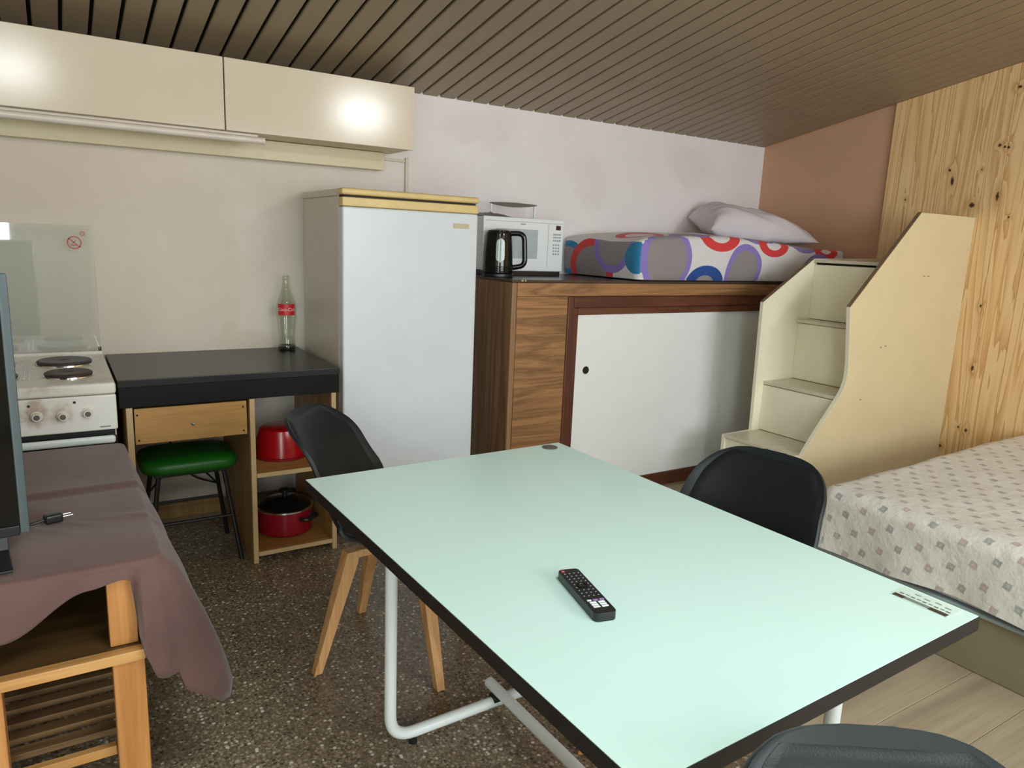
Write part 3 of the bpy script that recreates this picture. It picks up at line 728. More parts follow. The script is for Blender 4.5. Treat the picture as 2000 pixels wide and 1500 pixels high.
def rounded_perimeter(x0, x1, y0, y1, r, n_side, n_c):
    """points and outward normals counter-clockwise from (x0+r, y0)"""
    out = []
    def side(ax, ay, bx, by, nx, ny):
        for i in range(n_side):
            f = i/n_side; out.append(((ax+(bx-ax)*f, ay+(by-ay)*f), (nx, ny)))
    def corner(cx, cy, a0):
        for i in range(n_c):
            a = a0+math.pi/2*i/n_c; out.append(((cx+r*math.cos(a), cy+r*math.sin(a)), (math.cos(a), math.sin(a))))
    side(x0+r, y0, x1-r, y0, 0, -1); corner(x1-r, y0+r, -math.pi/2)
    side(x1, y0+r, x1, y1-r, 1, 0); corner(x1-r, y1-r, 0)
    side(x1-r, y1, x0+r, y1, 0, 1); corner(x0+r, y1-r, math.pi/2)
    side(x0, y1-r, x0, y0+r, -1, 0); corner(x0+r, y0+r, math.pi)
    return out
def draped(x0, x1, y0, y1, r, ztop, drop, flare, roll=.03, n_side=40, n_c=8, top_z=None, rows=8, close=None, uvf=None, wrinkle=0., flare_pow=1.):
    """sheet over a rectangle: top cap, rolled edge, hanging skirt. drop/flare are functions of (x, y, nx, ny)"""
    per = rounded_perimeter(x0, x1, y0, y1, r, n_side, n_c); bm = bmesh.new(); uvl = bm.loops.layers.uv.new('UVMap')
    n = len(per); UV = {}; rings = []
    cx, cy = (x0+x1)/2, (y0+y1)/2
    tz = top_z or (lambda x, y: ztop)
    fr = [0., .12, .3, .5, .68, .82, .92, .97]
    for f in fr:
        ring = []
        for (p, nn) in per:
            q = (p[0]-nn[0]*roll, p[1]-nn[1]*roll)
            # shrink toward a segment so that the cap stays even
            hx = max(0, (x1-x0)/2-(y1-y0)/2)*.98; hy = max(0, (y1-y0)/2-(x1-x0)/2)*.98
            sx = min(max(q[0], cx-hx), cx+hx); sy = min(max(q[1], cy-hy), cy+hy)
            x, y = sx+(q[0]-sx)*(f*.999+.001), sy+(q[1]-sy)*(f*.999+.001)
            v = bm.verts.new((x, y, tz(x, y)+wrinkle*noise.noise(Vector((x*5, y*7, 1.3))))); UV[v] = (x, y); ring.append(v)
        rings.append(ring)
    for a in (0., .3, .6, .85, 1.):
        ring = []
        for (p, nn) in per:
            th = a*math.pi/2
            x = p[0]-nn[0]*roll*(1-math.sin(th)); y = p[1]-nn[1]*roll*(1-math.sin(th))
            z = tz(p[0], p[1])-roll*(1-math.cos(th))
            v = bm.verts.new((x, y, z+wrinkle*.6*noise.noise(Vector((x*5, y*7, 1.3)))))
            UV[v] = (p[0]+nn[0]*(-roll+roll*th), p[1]+nn[1]*(-roll+roll*th)); ring.append(v)
        rings.append(ring)
    for k in range(1, rows+1):
        ring = []; s = k/rows
        for (p, nn) in per:
            dr = max(.001, drop(p[0], p[1], *nn)-roll); fl = flare(p[0], p[1], *nn)*(s**flare_pow)
            x = p[0]+nn[0]*fl; y = p[1]+nn[1]*fl; z = tz(p[0], p[1])-roll-dr*s
            if wrinkle: w_ = wrinkle*1.5*s*noise.noise(Vector((x*9, y*9, z*2+4))); x += nn[0]*w_; y += nn[1]*w_
            v = bm.verts.new((x, y, z)); UV[v] = (p[0]+nn[0]*(.57*roll+dr*s), p[1]+nn[1]*(.57*roll+dr*s)); ring.append(v)
        rings.append(ring)
    faces = []
    for a, b in zip(rings, rings[1:]):
        for i in range(n): faces.append(bm.faces.new([a[i], b[i], b[(i+1) % n], a[(i+1) % n]]))
    if close:
        ring = [bm.verts.new((v.co.x*.97+cx*.03, v.co.y*.97+cy*.03, v.co.z-.004)) for v in rings[-1]]
        for v, q in zip(ring, rings[-1]): UV[v] = UV[q]
        for i in range(n): bm.faces.new([rings[-1][i], ring[i], ring[(i+1) % n], rings[-1][(i+1) % n]])
        bm.faces.new(ring[::-1])
    bmesh.ops.recalc_face_normals(bm, faces=bm.faces)
    for f in bm.faces:
        for l in f.loops:
            l[uvl].uv = uvf(*UV[l.vert]) if uvf else UV[l.vert]
    return bm

def loft_bedding():
    x0, x1, y0, y1 = 2.655, 4.365, 2.955, 3.635
    top = 1.470
    tz = lambda x, y: top+.012*math.sin(x*4.2)+.008*math.sin(y*9+x*3)-.045*max(0, (x-3.3))-.02*max(0, 1-(x-x0)/.25)**2
    bm = draped(x0, x1, y0, y1, .035, top, lambda x, y, a, b: tz(x, y)-1.2225, lambda x, y, a, b: .0, roll=.028, n_side=60, top_z=tz, rows=6, close=True,
                uvf=lambda u, v: (u-x0 if not (u < x0) else u-x0, v-y0+.245), wrinkle=.006)
    # print space: left end unrolled to negative u
    uvl = bm.loops.layers.uv.active
    for f in bm.faces:
        c = f.calc_center_median(); nrm = f.normal
        if nrm.x < -.55 and abs(nrm.z) < .7:
            for l in f.loops: l[uvl].uv = (-(l.vert.co.y-y0), l.vert.co.z-1.2155)
        elif nrm.y < -.55 and abs(nrm.z) < .7:
            for l in f.loops: l[uvl].uv = (l.vert.co.x-x0, l.vert.co.z-1.2155)
    for v in bm.verts:       # side bulge
        zz = (v.co.z-1.2155)/.25
        if v.co.y < y0+.02: v.co.y -= .014*math.sin(math.pi*min(1, max(0, zz)))+.05*max(0, (v.co.x-3.1)/1.25)*max(0, min(1, zz*2))
        if v.co.x < x0+.02: v.co.x -= .016*math.sin(math.pi*min(1, max(0, zz)))
    o = obj('mattress', bm, 'rings', smooth=60); tag(o, 'single mattress in a cover printed with purple, red and blue rings', 'mattress')
    # pillow
    n = 36; bm = bmesh.new(); W, D, H = .37, .225, .12; g = {}
    for s in (1, -1):
        for i in range(n+1):
            for j in range(n+1):
                a, b = -1+2*i/n, -1+2*j/n
                if s == -1 and (i in (0, n) or j in (0, n)): g[s, i, j] = g[1, i, j]; continue
                th = ((1-a**4)*(1-b**4))**.55
                k = 1-.06*(1-abs(a*b))
                x = a*W*(1-.07*(1-b*b)*abs(a)**3+0); y = b*D*(1-.10*(1-a*a)*abs(b)**3)
                z = s*H*th*(1 if s > 0 else .5)*(1-.38*a)
                z += .012*th*noise.noise(Vector((a*2.4+.3*b, b*3.2+a*1.5, 2.+s)))*2
                g[s, i, j] = bm.verts.new((x, y, z))
        for i in range(n):
            for j in range(n):
                q = [g[s, i, j], g[s, i+1, j], g[s, i+1, j+1], g[s, i, j+1]]
                bm.faces.new(q if s > 0 else q[::-1])
    o = obj('pillow', bm, 'pillow', local=True, smooth=70)
    o.rotation_euler = (math.radians(12), math.radians(4), math.radians(-24)); o.location = (3.91, 3.29, 1.535)
    tag(o, 'plain white pillow on the ring-print mattress in the corner', 'pillow')
loft_bedding()

def microwave():
    x0, x1, y0, y1, z0, z1 = 1.925, 2.443, 3.360, 3.635, 1.240, 1.522
    t = thing('microwave_oven', 'white microwave oven on the loft platform behind the kettle', 'microwave', ((x0+x1)/2, 3.5, 1.2132))
    obj('body', B(x0+.003, x1-.003, y0+.02, y1, z0, z1-.002, .006, 3), 'micro', t)
    fr = obj('front', B(x0, x1, y0, y0+.020, z0-.002, z1, .006, 3), 'micro', t)
    obj('door_window_frame', B(1.985, 2.285, y0-.002, y0+.002, 1.290, 1.478, .0015), 'micro', fr)
    obj('door_window', B(2.003, 2.268, y0-.003, y0+.001, 1.306, 1.462, .001), 'micro_window', fr)
    obj('door_seam', B(2.336, 2.338, y0-.0008, y0+.003, 1.262, 1.50, 0), 'micro_line', fr)
    obj('top_seam', B(x0+.01, x1-.01, y0-.0008, y0+.003, 1.499, 1.501, 0), 'micro_line', fr)
    obj('display', B(2.388, 2.420, y0-.002, y0+.003, 1.466, 1.490, .001), 'display', fr)
    for r in range(7):
        for c in range(3 if r > 2 else 4):
            xx = 2.372+c*(.0135 if r < 3 else .0165); zz = 1.442-r*.0165-(.008 if r > 2 else 0)
            obj('key', B(xx, xx+.010, y0-.0015, y0+.002, zz-.005, zz+.004, .0006, 1), 'micro_line', fr)
    obj('maker_mark', B(2.155, 2.185, y0-.001, y0+.002, 1.486, 1.492, .0005), 'micro_line', fr)
    obj('shadow_base', B(x0+.012, x1-.008, y0+.010, y1-.02, 1.2134, 1.2395, .002), 'black_plastic', t)  # black block standing in for the shadow under the microwave, replaces the feet
    # things on top of it
    t = thing('carrier_handle', 'white wire handle with dark curved grip standing on the microwave', 'handle', (2.19, 3.5, z1))
    obj('left_upright', T([(2.052, 3.5, z1-.0005), (2.050, 3.5, 1.594)], .0038, 8), 'white_metal', t)
    obj('right_upright', B(2.326, 2.338, 3.494, 3.506, z1-.0005, 1.598, .002), 'white_metal', t)
    bm = bmesh.new(); n = 16; rs = [[], [], [], []]
    for i in range(n+1):
        f = i/n; x = 2.046+.292*f; h = .026*math.sin(math.pi*f)**.8 if 0 < i < n else 0.
        for k, (dy, z) in enumerate([(-.014, 1.596-h*.55), (.014, 1.596-h*.55), (.014, 1.600+h*.2), (-.014, 1.600+h*.2)]): rs[k].append(bm.verts.new((x, 3.5+dy, z)))
    for k in range(4):
        for i in range(n): bm.faces.new([rs[k][i], rs[k][i+1], rs[(k+1) % 4][i+1], rs[(k+1) % 4][i]])
    bm.faces.new([rs[k][0] for k in range(4)]); bm.faces.new([rs[k][n] for k in range(4)]); bmesh.ops.recalc_face_normals(bm, faces=bm.faces)
    obj('grip', bm, 'grey_cap', t)
    obj('base_bar', B(2.046, 2.338, 3.492, 3.508, z1-.001, z1+.006, .002), 'white_metal', t)
    bm = bmesh.new(); n = 26; L = []
    for j in range(7):
        L.append([bm.verts.new((1.935+.20*i/n, 3.40+.16*j/6, z1+.002+.020*math.sin(math.pi*j/6)*max(0, math.sin(math.pi*i/n))**.6*(1+.5*noise.noise(Vector((i*.35, j*.7, 0)))))) for i in range(n+1)])
    for j in range(6):
        for i in range(n): bm.faces.new([L[j][i], L[j][i+1], L[j+1][i+1], L[j+1][i]])
    r = bmesh.ops.extrude_face_region(bm, geom=list(bm.faces)); bmesh.ops.translate(bm, verts=[e for e in r['geom'] if isinstance(e, bmesh.types.BMVert)], vec=(0, 0, -.0022))
    bmesh.ops.recalc_face_normals(bm, faces=bm.faces)
    o = obj('folded_cloth', bm, 'grey_cap', smooth=60); tag(o, 'crumpled grey cloth lying on the microwave', 'cloth')
microwave()

def kettle():
    c = (1.962, 3.262, 1.2132); R = .076
    t = thing('electric_kettle', 'glossy black electric kettle with water window beside the fridge', 'kettle', c)
    obj('base', lathe([(R+.004, 0), (R+.006, .006), (R+.004, .016), (R-.004, .020)], c, 36), 'black_plastic', t)
    obj('body', lathe(spline([(R, .021), (R+.001, .03), (R-.001, .10), (R-.006, .17), (R-.011, .222), (R-.016, .228)], 24), c, 40), 'black_gloss', t, smooth=50)
    obj('lid', lathe([(R-.017, .228), (R-.018, .234), (R-.03, .240), (.004, .242)], c, 36), 'black_gloss', t, smooth=50)
    for z in (.030, .040, .050): obj('trim_ring', lathe([(R+.0012, z), (R+.0024, z+.002), (R+.0012, z+.004)], c, 40, False, False), 'black_gloss', t)
    bm = bmesh.new(); a0 = -1.98; rows = []
    for k in range(13):
        f = k/12; z = .075+.12*f; hw = .30*min(1, math.sqrt(max(.02, 1-(2*f-1)**6)))
        rr = R+.0012-(.005*max(0, (f-.2)))
        rows.append([bm.verts.new((c[0]+rr*math.cos(a0+hw*(i/6*2-1)), c[1]+rr*math.sin(a0+hw*(i/6*2-1)), c[2]+z)) for i in range(7)])
    for p, q in zip(rows, rows[1:]):
        for i in range(6): bm.faces.new([p[i], p[i+1], q[i+1], q[i]])
    obj('water_window', bm, 'kettle_window', t)
    d = Vector((math.cos(-.45), math.sin(-.45), 0)); C = Vector(c)
    pts = bend([C+d*(R-.018)+Vector((0, 0, .222)), C+d*(R+.055)+Vector((0, 0, .224)), C+d*(R+.064)+Vector((0, 0, .06)), C+d*(R-.004)+Vector((0, 0, .048))], .045, 7)
    obj('handle', T(pts, [.0135]*len(pts), 12), 'black_gloss', t, smooth=60)
kettle()

# ------------------------------------------------------------------ stairs to the loft
def stairs():
    ya0, ya1, yb0, yb1 = 2.138, 2.158, 2.603, 2.623; xe = XR-.022
    t = thing('box_stairs', 'cream box stairs with tall side panel in front of the loft platform', 'stairs', (3.7, 2.38, .007))
    z0 = .0075
    curve = spline([(3.050, .30), (3.062, .375), (3.115, .455), (3.20, .555), (3.29, .655), (3.352, .735), (3.368, .82), (3.350, .95), (3.318, 1.145)], 26)
    near = [(3.046, z0)]+list(curve)+[(3.828, 1.627), (xe, 1.629), (xe, z0)]
    p = obj('side_panel', prism(near[::-1], 'y', ya0, ya1), 'stair_tan', t, label='tall near side panel with wavy front edge')
    def strip(pts, y0, y1, m, par, name='edge_band', w=.0022):
        bm = bmesh.new(); L = [[bm.verts.new((q[0], y, q[1])) for q in pts] for y in (y0, y1)]
        for i in range(len(pts)-1): bm.faces.new([L[0][i], L[0][i+1], L[1][i+1], L[1][i]])
        r = bmesh.ops.extrude_face_region(bm, geom=list(bm.faces)); d = Vector((pts[-1][1]-pts[0][1], 0, -(pts[-1][0]-pts[0][0]))).normalized()
        bmesh.ops.translate(bm, verts=[e for e in r['geom'] if isinstance(e, bmesh.types.BMVert)], vec=-d*w)
        bmesh.ops.recalc_face_normals(bm, faces=bm.faces); return obj(name, bm, m, par)
    strip([(3.316, 1.146), (3.827, 1.628)], ya0, ya1, 'edgebrown', p)
    strip(list(curve), ya0-.0003, ya1, 'stair', p)
    far = [(3.046, z0), (3.046, .408), (3.262, .412), (3.247, 1.128), (3.645, 1.369), (xe, 1.383), (xe, z0)]
    q = obj('side_panel', prism(far[::-1], 'y', yb0, yb1), 'stair', t)
    strip([(3.247, 1.129), (3.645, 1.370)], yb0, yb1, 'edgebrown', q)
    steps = [(.411, 3.046, 3.312), (.690, 3.318, 3.57), (1.030, 3.545, 3.66), (1.366, 3.640, xe)]
    zprev = z0
    for k, (z, xa, xb) in enumerate(steps):
        obj('tread', B(xa, xb+.02 if k < 3 else xb, ya1+.0005, yb0-.0005, z-.018, z, .002), 'stair_step', t)
        xr = [3.058, 3.322, 3.562, 3.652][k]
        obj('riser', B(xr, xr+.016, ya1+.0008, yb0-.0008, zprev+.003, z-(.022 if k != 3 else .030), .001), 'stair', t)
        obj('riser_backing', B(xr+.017, xr+.03, ya1+.001, yb0-.001, zprev, z-.0185, 0), 'dark_seal', t)
        zprev = z
    for (mx, mz) in [(3.93, 1.30), (3.97, 1.30), (3.62, .93), (3.66, .935), (3.50, .66)]:
        obj('scuff', B(mx, mx+.016, ya0-.0006, ya0+.001, mz, mz+.005, .0004), 'edgebrown', t)
stairs()

# ------------------------------------------------------------------ bed
def bed():
    x0, x1, y0, y1 = 2.575, XR-.03, .25, 1.685
    t = thing('double_bed', 'low bed with tan base beside the pine wall', 'bed', ((x0+x1)/2, (y0+y1)/2, .007))
    obj('base', B(x0+.01, x1, y0+.01, y1-.01, .0075, .225, .006), 'base_tan', t)
    obj('mattress', B(x0, x1, y0, y1, .2255, .470, .04, 4), 'pillow', t)
    obj('piping', B(x0-.004, x1+.001, y0-.004, y1+.004, .212, .228, .006, 3), 'bed_trim', t)
    tz = lambda x, y: .492+.03*max(0, (x-3.2))+.006*math.sin(x*3+y*2)
    bm = draped(x0-.012, x1+.004, y0-.012, y1+.012, .07, .49, lambda x, y, a, b: tz(x, y)-.243-.012*math.sin(y*7+x*5), lambda x, y, a, b: .012+.007*math.sin(y*16+x*12), roll=.055, n_side=60, n_c=10, top_z=tz, rows=8, wrinkle=.008)
    o = obj('bedspread', bm, 'bedspread', smooth=70); tag(o, 'white bedspread with small grey and rose squares over the low bed', 'bedspread')
bed()

# ------------------------------------------------------------------ table, chairs, remote
TABC = Vector((1.003, 1.246, 0)); TROT = math.radians(1.4); TW, TD, TZ = .437, .668, .73
def table():
    t = thing('folding_table', 'large white-topped table with black edge and white tube legs', 'table', TABC, TROT)
    W, D = TW, TD
    bm = B(-W+.0015, W-.0015, -D+.0015, D-.0015, TZ-.028, TZ, .001)
    top = obj('table_top', bm, 'table_white', t, local=True)
    bm = bmesh.new()
    for a in [(-W, -W+.0022, -D, D), (W-.0022, W, -D, D), (-W+.0022, W-.0022, -D, -D+.0022), (-W+.0022, W-.0022, D-.0022, D)]:
        box_into(bm, *a, TZ-.030, TZ-.0012)
    obj('edge_band', bm, 'black_edge', top, local=True)
    obj('under_board', B(-W+.0025, W-.0025, -D+.0025, D-.0025, TZ-.032, TZ-.0285, 0), 'black_edge', top, local=True)
    g = lathe([(.026, .0), (.026, .002), (.022, .0035), (.002, .0035)], (W-.066, D-.040, TZ), 28); obj('cable_cap', g, 'grey_cap', top, local=True, label='grey round cable cap')
    for (s, y) in ((1, .412), (-1, -.466)):
        xa, xb = -.292, .335
        pts = bend([(xa, y, TZ-.033), (xa, y, .034), (xb, y, .034), (xb, y, TZ-.033)], .075, 8)
        fr = obj('leg_frame', T(pts, .0165, 16), 'white_metal', t, local=True, smooth=60)
        for sx, px in ((1, xa), (-1, xb)):
            obj('glide', lathe([(.012, 0), (.012, .02)], (px+sx*.07, y, 0), 12), 'black_plastic', fr, local=True)
            obj('mount_plate', B(px-.035, px+.035, y-.03, y+.03, TZ-.036, TZ-.0325, .001), 'white_metal', fr, local=True)
    st = obj('stretcher', T([(.058, .460, .0675), (.058, -.505, .0675)], .0165, 16), 'white_metal', t, local=True, smooth=60)
    for y in (.412, -.466): obj('clamp', B(.037, .079, y-.018, y+.018, .038, .056, .004), 'black_plastic', st, local=True)
    obj('hinge_box', B(-.12, .06, -.60, -.50, TZ-.060, TZ-.0325, .006), 'black_plastic', t, local=True)
    # sticker on the near right corner
    s = thing('paper_sticker', 'printed paper sticker on the corner of the white table', 'sticker', (1.412, .672, TZ+.0002), TROT)
    obj('paper', B(-.026, .032, -.056, .056, 0, .0006, 0), 'paper', s, local=True, smooth=None)
    bm = bmesh.new(); box_into(bm, -.024, -.010, .030, .052, .0006, .0009); box_into(bm, -.024, -.010, -.052, -.018, .0006, .0009); obj('print_block', bm, 'ink', s, local=True, smooth=None)
    obj('print_strip', B(-.022, -.010, -.018, .030, .0006, .0009, 0), 'ink_grey', s, local=True, smooth=None)
    bm = bmesh.new()
    for k in range(9): box_into(bm, -.004+.002*(k % 2), .002, -.05+.0112*k, -.042+.0112*k, .0006, .0009)
    for k in range(4): box_into(bm, .012+.004*(k % 2), .016+.004*(k % 2), -.045+.02*k, -.033+.02*k, .0006, .0009)
    obj('print_lines', bm, 'ink_grey', s, local=True, smooth=None)
table()

def chair_proto(loc, rot, label):
    """moulded shell chair on beech legs; local +Y is the way it faces"""
    t = thing('shell_chair', label, 'chair', loc, rot, group='dark moulded chairs around the white table')
    hi = spline([(.222, .418), (.205, .440), (.12, .442), (.02, .432), (-.08, .432), (-.150, .452), (-.192, .505), (-.222, .585), (-.252, .665), (-.300, .750), (-.350, .826)], 401)
    VV = [1-(1-i/44)**1.7 for i in range(45)]
    prof = [hi[round(v*400)] for v in VV]
    wt = [(0., .150), (.02, .175), (.06, .198), (.12, .215), (.3, .232), (.5, .232), (.62, .226), (.75, .214), (.84, .204), (1., .200)]
    am = [(0., .005), (.15, .025), (.4, .055), (.55, .085), (.66, .085), (.8, .060), (1., .035)]
    nu = 26
    def surf(off=0., u0=-1, u1=1, a=0, b=44, dome=0.):
        bm = bmesh.new(); rows = []
        for i in range(a, b+1):
            v = VV[i]; p = prof[i]; q0 = prof[max(0, i-1)]; q1 = prof[min(44, i+1)]
            tx, tz = q1[0]-q0[0], q1[1]-q0[1]; L = math.hypot(tx, tz); nx, nz = tz/L, -tx/L    # toward the sitter
            w_ = lerp_table(wt, v); h = lerp_table(am, v)
            wb = w_
            if v > .80: w_ *= max(.012, (1-((v-.80)/.20)**2.4))**(1/2.4)
            row = []
            for k in range(nu+1):
                u = u0+(u1-u0)*k/nu
                e = h*abs(u*w_/wb)**2.6+off
                if dome:
                    s_ = (i-a)/(b-a)*2-1; uu = 2*k/nu-1
                    e += dome*max(0, (1-uu**4)*(1-s_**4))**.5
                pz = 0
                row.append(bm.verts.new((u*w_, p[0]+nx*e, p[1]+nz*e+pz)))
            rows.append(row)
        for r0, r1 in zip(rows, rows[1:]):
            for k in range(nu): bm.faces.new([r0[k], r0[k+1], r1[k+1], r1[k]])
        bmesh.ops.recalc_face_normals(bm, faces=bm.faces)
        return bm
    bm = surf()
    sh = obj('seat_shell', bm, 'shell', t, local=True, smooth=80)
    so = sh.modifiers.new('thickness', 'SOLIDIFY'); so.thickness = .011; so.offset = 0; bv = sh.modifiers.new('round', 'BEVEL'); bv.width = .004; bv.segments = 2; bv.limit_method = 'ANGLE'
    bm = surf(.0075, -.80, .80, 2, 14, .022)
    cu = obj('seat_cushion', bm, 'cushion', t, local=True, smooth=80)
    obj('back_cushion', surf(.0062, -.88, .88, 20, 38, .012), 'cushion', t, local=True, smooth=80)
    # leg cross under the seat
    obj('mount_plate', B(-.085, .085, -.085, .085, .400, .424, .004), 'black_metal', t, local=True)
    for sx in (-1, 1):
        for sy in (-1, 1):
            top = Vector((sx*.118, sy*.118, .388)); foot = Vector((sx*.203, sy*.203, .001)); inn = Vector((sx*.03, sy*.03, .388))
            lg = bmesh.new()
            d = Vector((sx, sy, 0)).normalized(); s_ = Vector((-d.y, d.x, 0))
            def ring(c, a, b, dz=0): return [lg.verts.new(c+d*i*a+s_*j*b) for i, j in ((-1, -1), (1, -1), (1, 1), (-1, 1))]
            rings = [ring(foot, .014, .014), ring(foot.lerp(top, .5), .019, .019), ring(foot.lerp(top, .93), .024, .022), ring(top+Vector((0, 0, .012)), .022, .022)]
            for r0, r1 in zip(rings, rings[1:]):
                for k in range(4): lg.faces.new([r0[k], r0[(k+1) % 4], r1[(k+1) % 4], r1[k]])
            lg.faces.new(rings[0][::-1]); lg.faces.new(rings[-1])
            # horizontal arm
            n = Vector((0, 0, 1)); ra = [[lg.verts.new(c+n*i*.013+s_*j*.020) for i, j in ((-1, -1), (1, -1), (1, 1), (-1, 1))] for c in (inn, top+d*.012)]
            for k in range(4): lg.faces.new([ra[0][k], ra[0][(k+1) % 4], ra[1][(k+1) % 4], ra[1][k]])
            lg.faces.new(ra[0][::-1]); lg.faces.new(ra[1])
            bmesh.ops.recalc_face_normals(lg, faces=lg.faces)
            bmesh.ops.bevel(lg, geom=list(lg.edges), offset=.003, segments=2, profile=.5, affect='EDGES', clamp_overlap=True)
            obj('leg', lg, 'beech', t, local=True)
    for sx in (-1, 1): obj('bolt', T([(sx*.086, .03, .412), (sx*.098, .03, .412)], .007, 10), 'chrome', t, local=True)
    return t
def facing(dx, dy): return math.atan2(-dx, dy)
ch = chair_proto((.922, 2.122, 0), facing(.76, -.65), 'dark moulded chair with wooden legs between the fridge and the table')
copy_tree(ch, (1.405, 1.228, 0), facing(-.975, -.20), 'dark moulded chair between the table and the low bed')
copy_tree(ch, (.622, .140, 0), facing(-.56, -.83), 'dark moulded chair nearest the viewer, only the top of its backrest showing')

def remote():
    t = thing('remote_control', 'black television remote with white buttons lying on the white table', 'remote control', (.824, 1.0, TZ+.0002), 0)
    a, b = Vector((.8455, 1.0905)), Vector((.802, .9085)); d = (b-a).normalized()
    t.rotation_euler[2] = math.atan2(-d.x, d.y)+math.pi; t.location.x, t.location.y = (a+b)/2
    L, W, H = .092, .0225, .0175     # local +Y is the far (power key) end
    prof = []
    for (cx, cy, a0) in [(W-.010, -L+.012, -90), (W-.010, L-.010, 0), (-W+.010, L-.010, 90), (-W+.010, -L+.012, 180)]:
        for k in range(6): prof.append((cx+.010*math.cos(math.radians(a0+18*k)), cy+.010*math.sin(math.radians(a0+18*k))))
    body = obj('case', prism(prof, 'z', 0, H, .002), 'black_plastic', t, local=True)
    def key(x, y, w_, h, m): obj('button', B(x-w_, x+w_, y-h, y+h, H-.0005, H+.0012, .0008, 1), m, t, local=True)
    key(-.014, .082, .0035, .0035, 'keyred')
    for r in range(9):
        for c in range(4):
            if r in (4, 5) and c in (1, 2): continue
            key(-.0145+c*.0097, .070-r*.0118, .0017, .0013, 'keydot')
    obj('navigation_ring', lathe([(.0115, H-.0003), (.0115, H+.001), (.0075, H+.001), (.007, H-.0002)], (0, .018, 0), 24, False, False), 'black_gloss', t, local=True)
    key(.0000, -.042, .0052, .0030, 'purple'); key(.0125, -.042, .0050, .0030, 'purple'); key(-.0125, -.042, .0045, .0026, 'keywhite')
    for r in range(3):
        for sx in (-1, 1): key(sx*.0085, -.0505-r*.0078, .0068, .0029, 'keywhite')
remote()

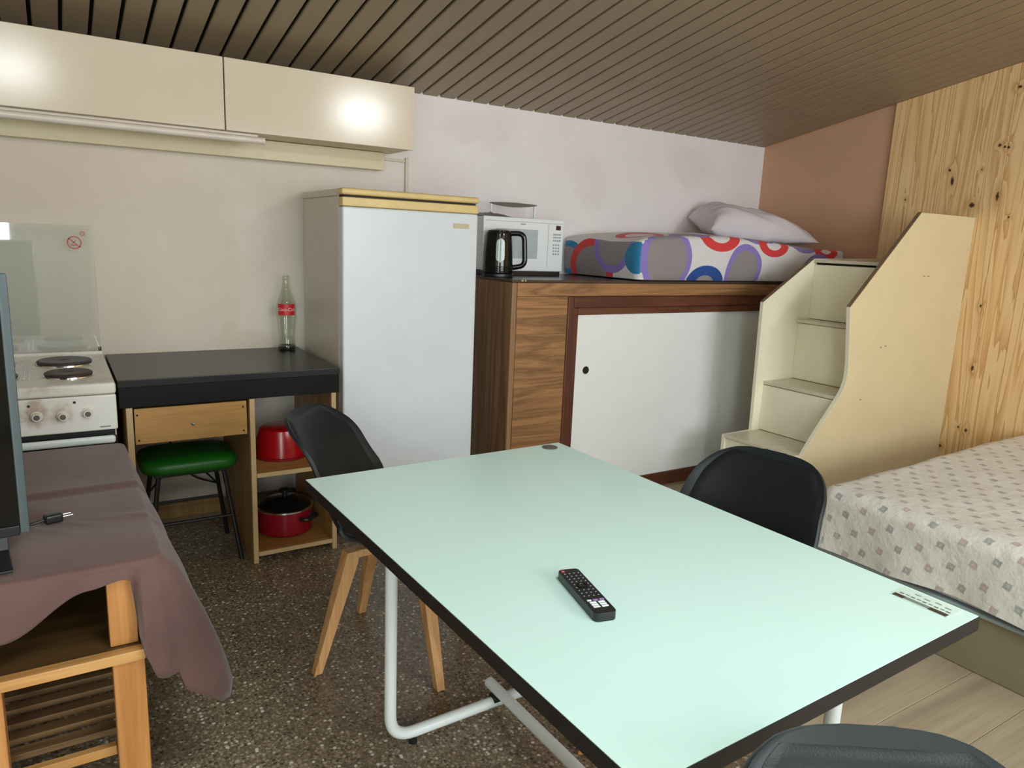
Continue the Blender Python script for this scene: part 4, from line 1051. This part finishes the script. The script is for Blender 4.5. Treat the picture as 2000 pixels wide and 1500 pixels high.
# ------------------------------------------------------------------ television stand, cloth, television
def tv_corner():
    x0, x1, yf, yb = -1.10, .120, 1.700, 2.760
    t = thing('television_stand', 'honey-coloured wooden stand with slatted shelf under a brown cloth', 'stand', (-.5, 2.2, 0))
    for lx in (x0, x1-.066):
        for ly in (yf+.004, yb-.07):
            obj('leg', B(lx, lx+.066, ly, ly+.048, 0, .425, .004), 'orange_wood', t)
    obj('leg', B(-.205, -.150, yf+.010, yf+.05, 0, .425, .004), 'orange_wood', t)
    obj('front_rail', B(x0-.004, x1+.002, yf-.004, yf+.026, .426, .452, .004), 'orange_woodx', t)
    obj('shelf', B(x0, x1, yf+.027, yb, .428, .446, .002), 'dark_shelf', t)
    for lx in (x0+.004, x1-.066):
        for ly in (1.745, yb-.06):
            obj('post', B(lx, lx+.058, ly, ly+.050, .447, .624, .003), 'orange_wood', t)
    obj('top_board', B(x0, x1+.02, 1.80, yb, .625, .646, .003), 'dark_shelf', t)
    for lx in (x0+.004, x1-.066): obj('top_support', B(lx, lx+.058, 1.746, 1.80, .6245, .645, .002), 'orange_wood', t)
    for k in range(14):
        yy = 1.80+k*.064
        obj('slat', B(x0+.01, x1-.012, yy, yy+.034, .190, .206, .002), 'slat', t)
    for sy in (1.755, yb-.12): obj('slat_rail', B(x0+.067, x1-.067, sy, sy+.02, .165, .189, .002), 'orange_woodx', t)
    for lx in (x0+.02, x1-.05): obj('side_rail', B(lx, lx+.02, yf+.055, yb-.075, .165, .189, .002), 'orange_wood', t)
    for k in range(3): obj('back_slat', B(x0+.07, x1-.07, 2.56, 2.575, .235+.06*k, .275+.06*k, .002), 'slat', t)
    # cloth
    cx0, cx1, cy0, cy1, zt = x0-.02, .172, 1.738, 2.775, .6525
    def drop(x, y, nx, ny):
        if ny < -.85:      # near side
            return lerp_table([(-1.1, .22), (-.5, .17), (-.15, .128), (.02, .045), (.085, .034), (.100, .036), (.112, .20), (.15, .27)], x)
        if ny < -.05 and nx > 0: return .28+.12*min(1, (1+ny)*1.6)
        if nx > .5: return lerp_table([(1.77, .39), (1.95, .36), (2.3, .26), (2.75, .18)], y)
        return .16
    def flare(x, y, nx, ny):
        if ny < -.85: return .012+(.05 if x > .11 else 0)
        if ny < -.05 and nx > 0: return .05+.09*min(1, (1+ny)*1.4)
        if nx > .5: return lerp_table([(1.77, .14), (2.0, .115), (2.4, .06), (2.75, .02)], y)
        return .02
    tz = lambda x, y: zt+.0035*math.sin(y*21+x*2)*max(0, math.sin(y*4.4-.4))+.006*math.exp(-((y-2.30-.03*x)/.018)**2)-.004*math.exp(-((y-2.26-.03*x)/.02)**2)+.004*math.exp(-((y-2.04+.05*x)/.016)**2)
    bm = draped(cx0, cx1, cy0, cy1, .03, zt, drop, flare, roll=.010, n_side=150, n_c=12, top_z=tz, rows=16, wrinkle=.0035, flare_pow=.6)
    # folds near the hanging corner
    for v in bm.verts:
        if v.co.z < zt-.03: 
            k = (zt-v.co.z)/.4
            v.co.x += .012*k*math.sin(v.co.y*24+v.co.z*9); v.co.y += .010*k*math.sin(v.co.x*26+1.)
    o = obj('table_cloth', bm, 'cloth', smooth=80)
    s = o.modifiers.new('thickness', 'SOLIDIFY'); s.thickness = .0016; s.offset = 1
    tag(o, 'plain brown cloth draped over the television stand', 'cloth')
    # television
    P = Vector((-.083, 1.885, 0)); d = Vector((-.985, -.10, 0)).normalized(); n = Vector((d.y, -d.x, 0))
    if n.y > 0: n = -n
    t = thing('television', 'flat television with silver bezel at the left edge of the photo', 'television', (P.x+d.x*.47, P.y+d.y*.47, .6600), math.atan2(-d.y, -d.x))
    # local: X along the screen (right end +.47), -Y front
    zb, ztp = .045, .625
    obj('panel', B(-.468, .468, .004, .045, zb+.004, ztp-.004, .008, 3), 'black_plastic', t, local=True)
    bm = bmesh.new()
    for a in [(-.47, -.452, zb, ztp), (.452, .47, zb, ztp), (-.452, .452, zb, zb+.018), (-.452, .452, ztp-.018, ztp)]: box_into(bm, a[0], a[1], -.008, .012, a[2], a[3], .003)
    obj('bezel', bm, 'tv_bezel', t, local=True)
    obj('lower_bar', B(-.455, .4515, -.009, .012, zb-.004, zb+.020, .003), 'black_plastic', t, local=True)
    obj('screen', B(-.4525, .4525, -.003, .003, zb+.017, ztp-.017, 0), 'tv_screen', t, local=True)
    for sx in (-1, 1):
        bm = prism([(-.115, .0), (.13, .0), (.13, .006), (.02, .014), (.014, zb+.01), (-.004, zb+.01), (-.012, .014), (-.115, .006)], 'x', sx*.415-.013, sx*.415+.013, .002)
        obj('foot', bm, 'black_plastic', t, local=True)
    c = thing('power_plug', 'black power plug with two metal pins lying on the brown cloth', 'plug', (-.040, 2.04, .6605), .3)
    obj('plug_body', B(-.020, .020, -.014, .014, 0, .024, .006, 3), 'black_plastic', c, local=True)
    for sy in (-.008, .008): obj('pin', T([(.018, sy, .013), (.042, sy, .013)], .0024, 8), 'steel', c, local=True)
    obj('plug_cord', T(bend([(-.018, 0, .012), (-.06, .0, .006), (-.12, .04, .005), (-.2, .03, .005)], .04, 4), .0035, 8), 'black_plastic', c, local=True)
tv_corner()
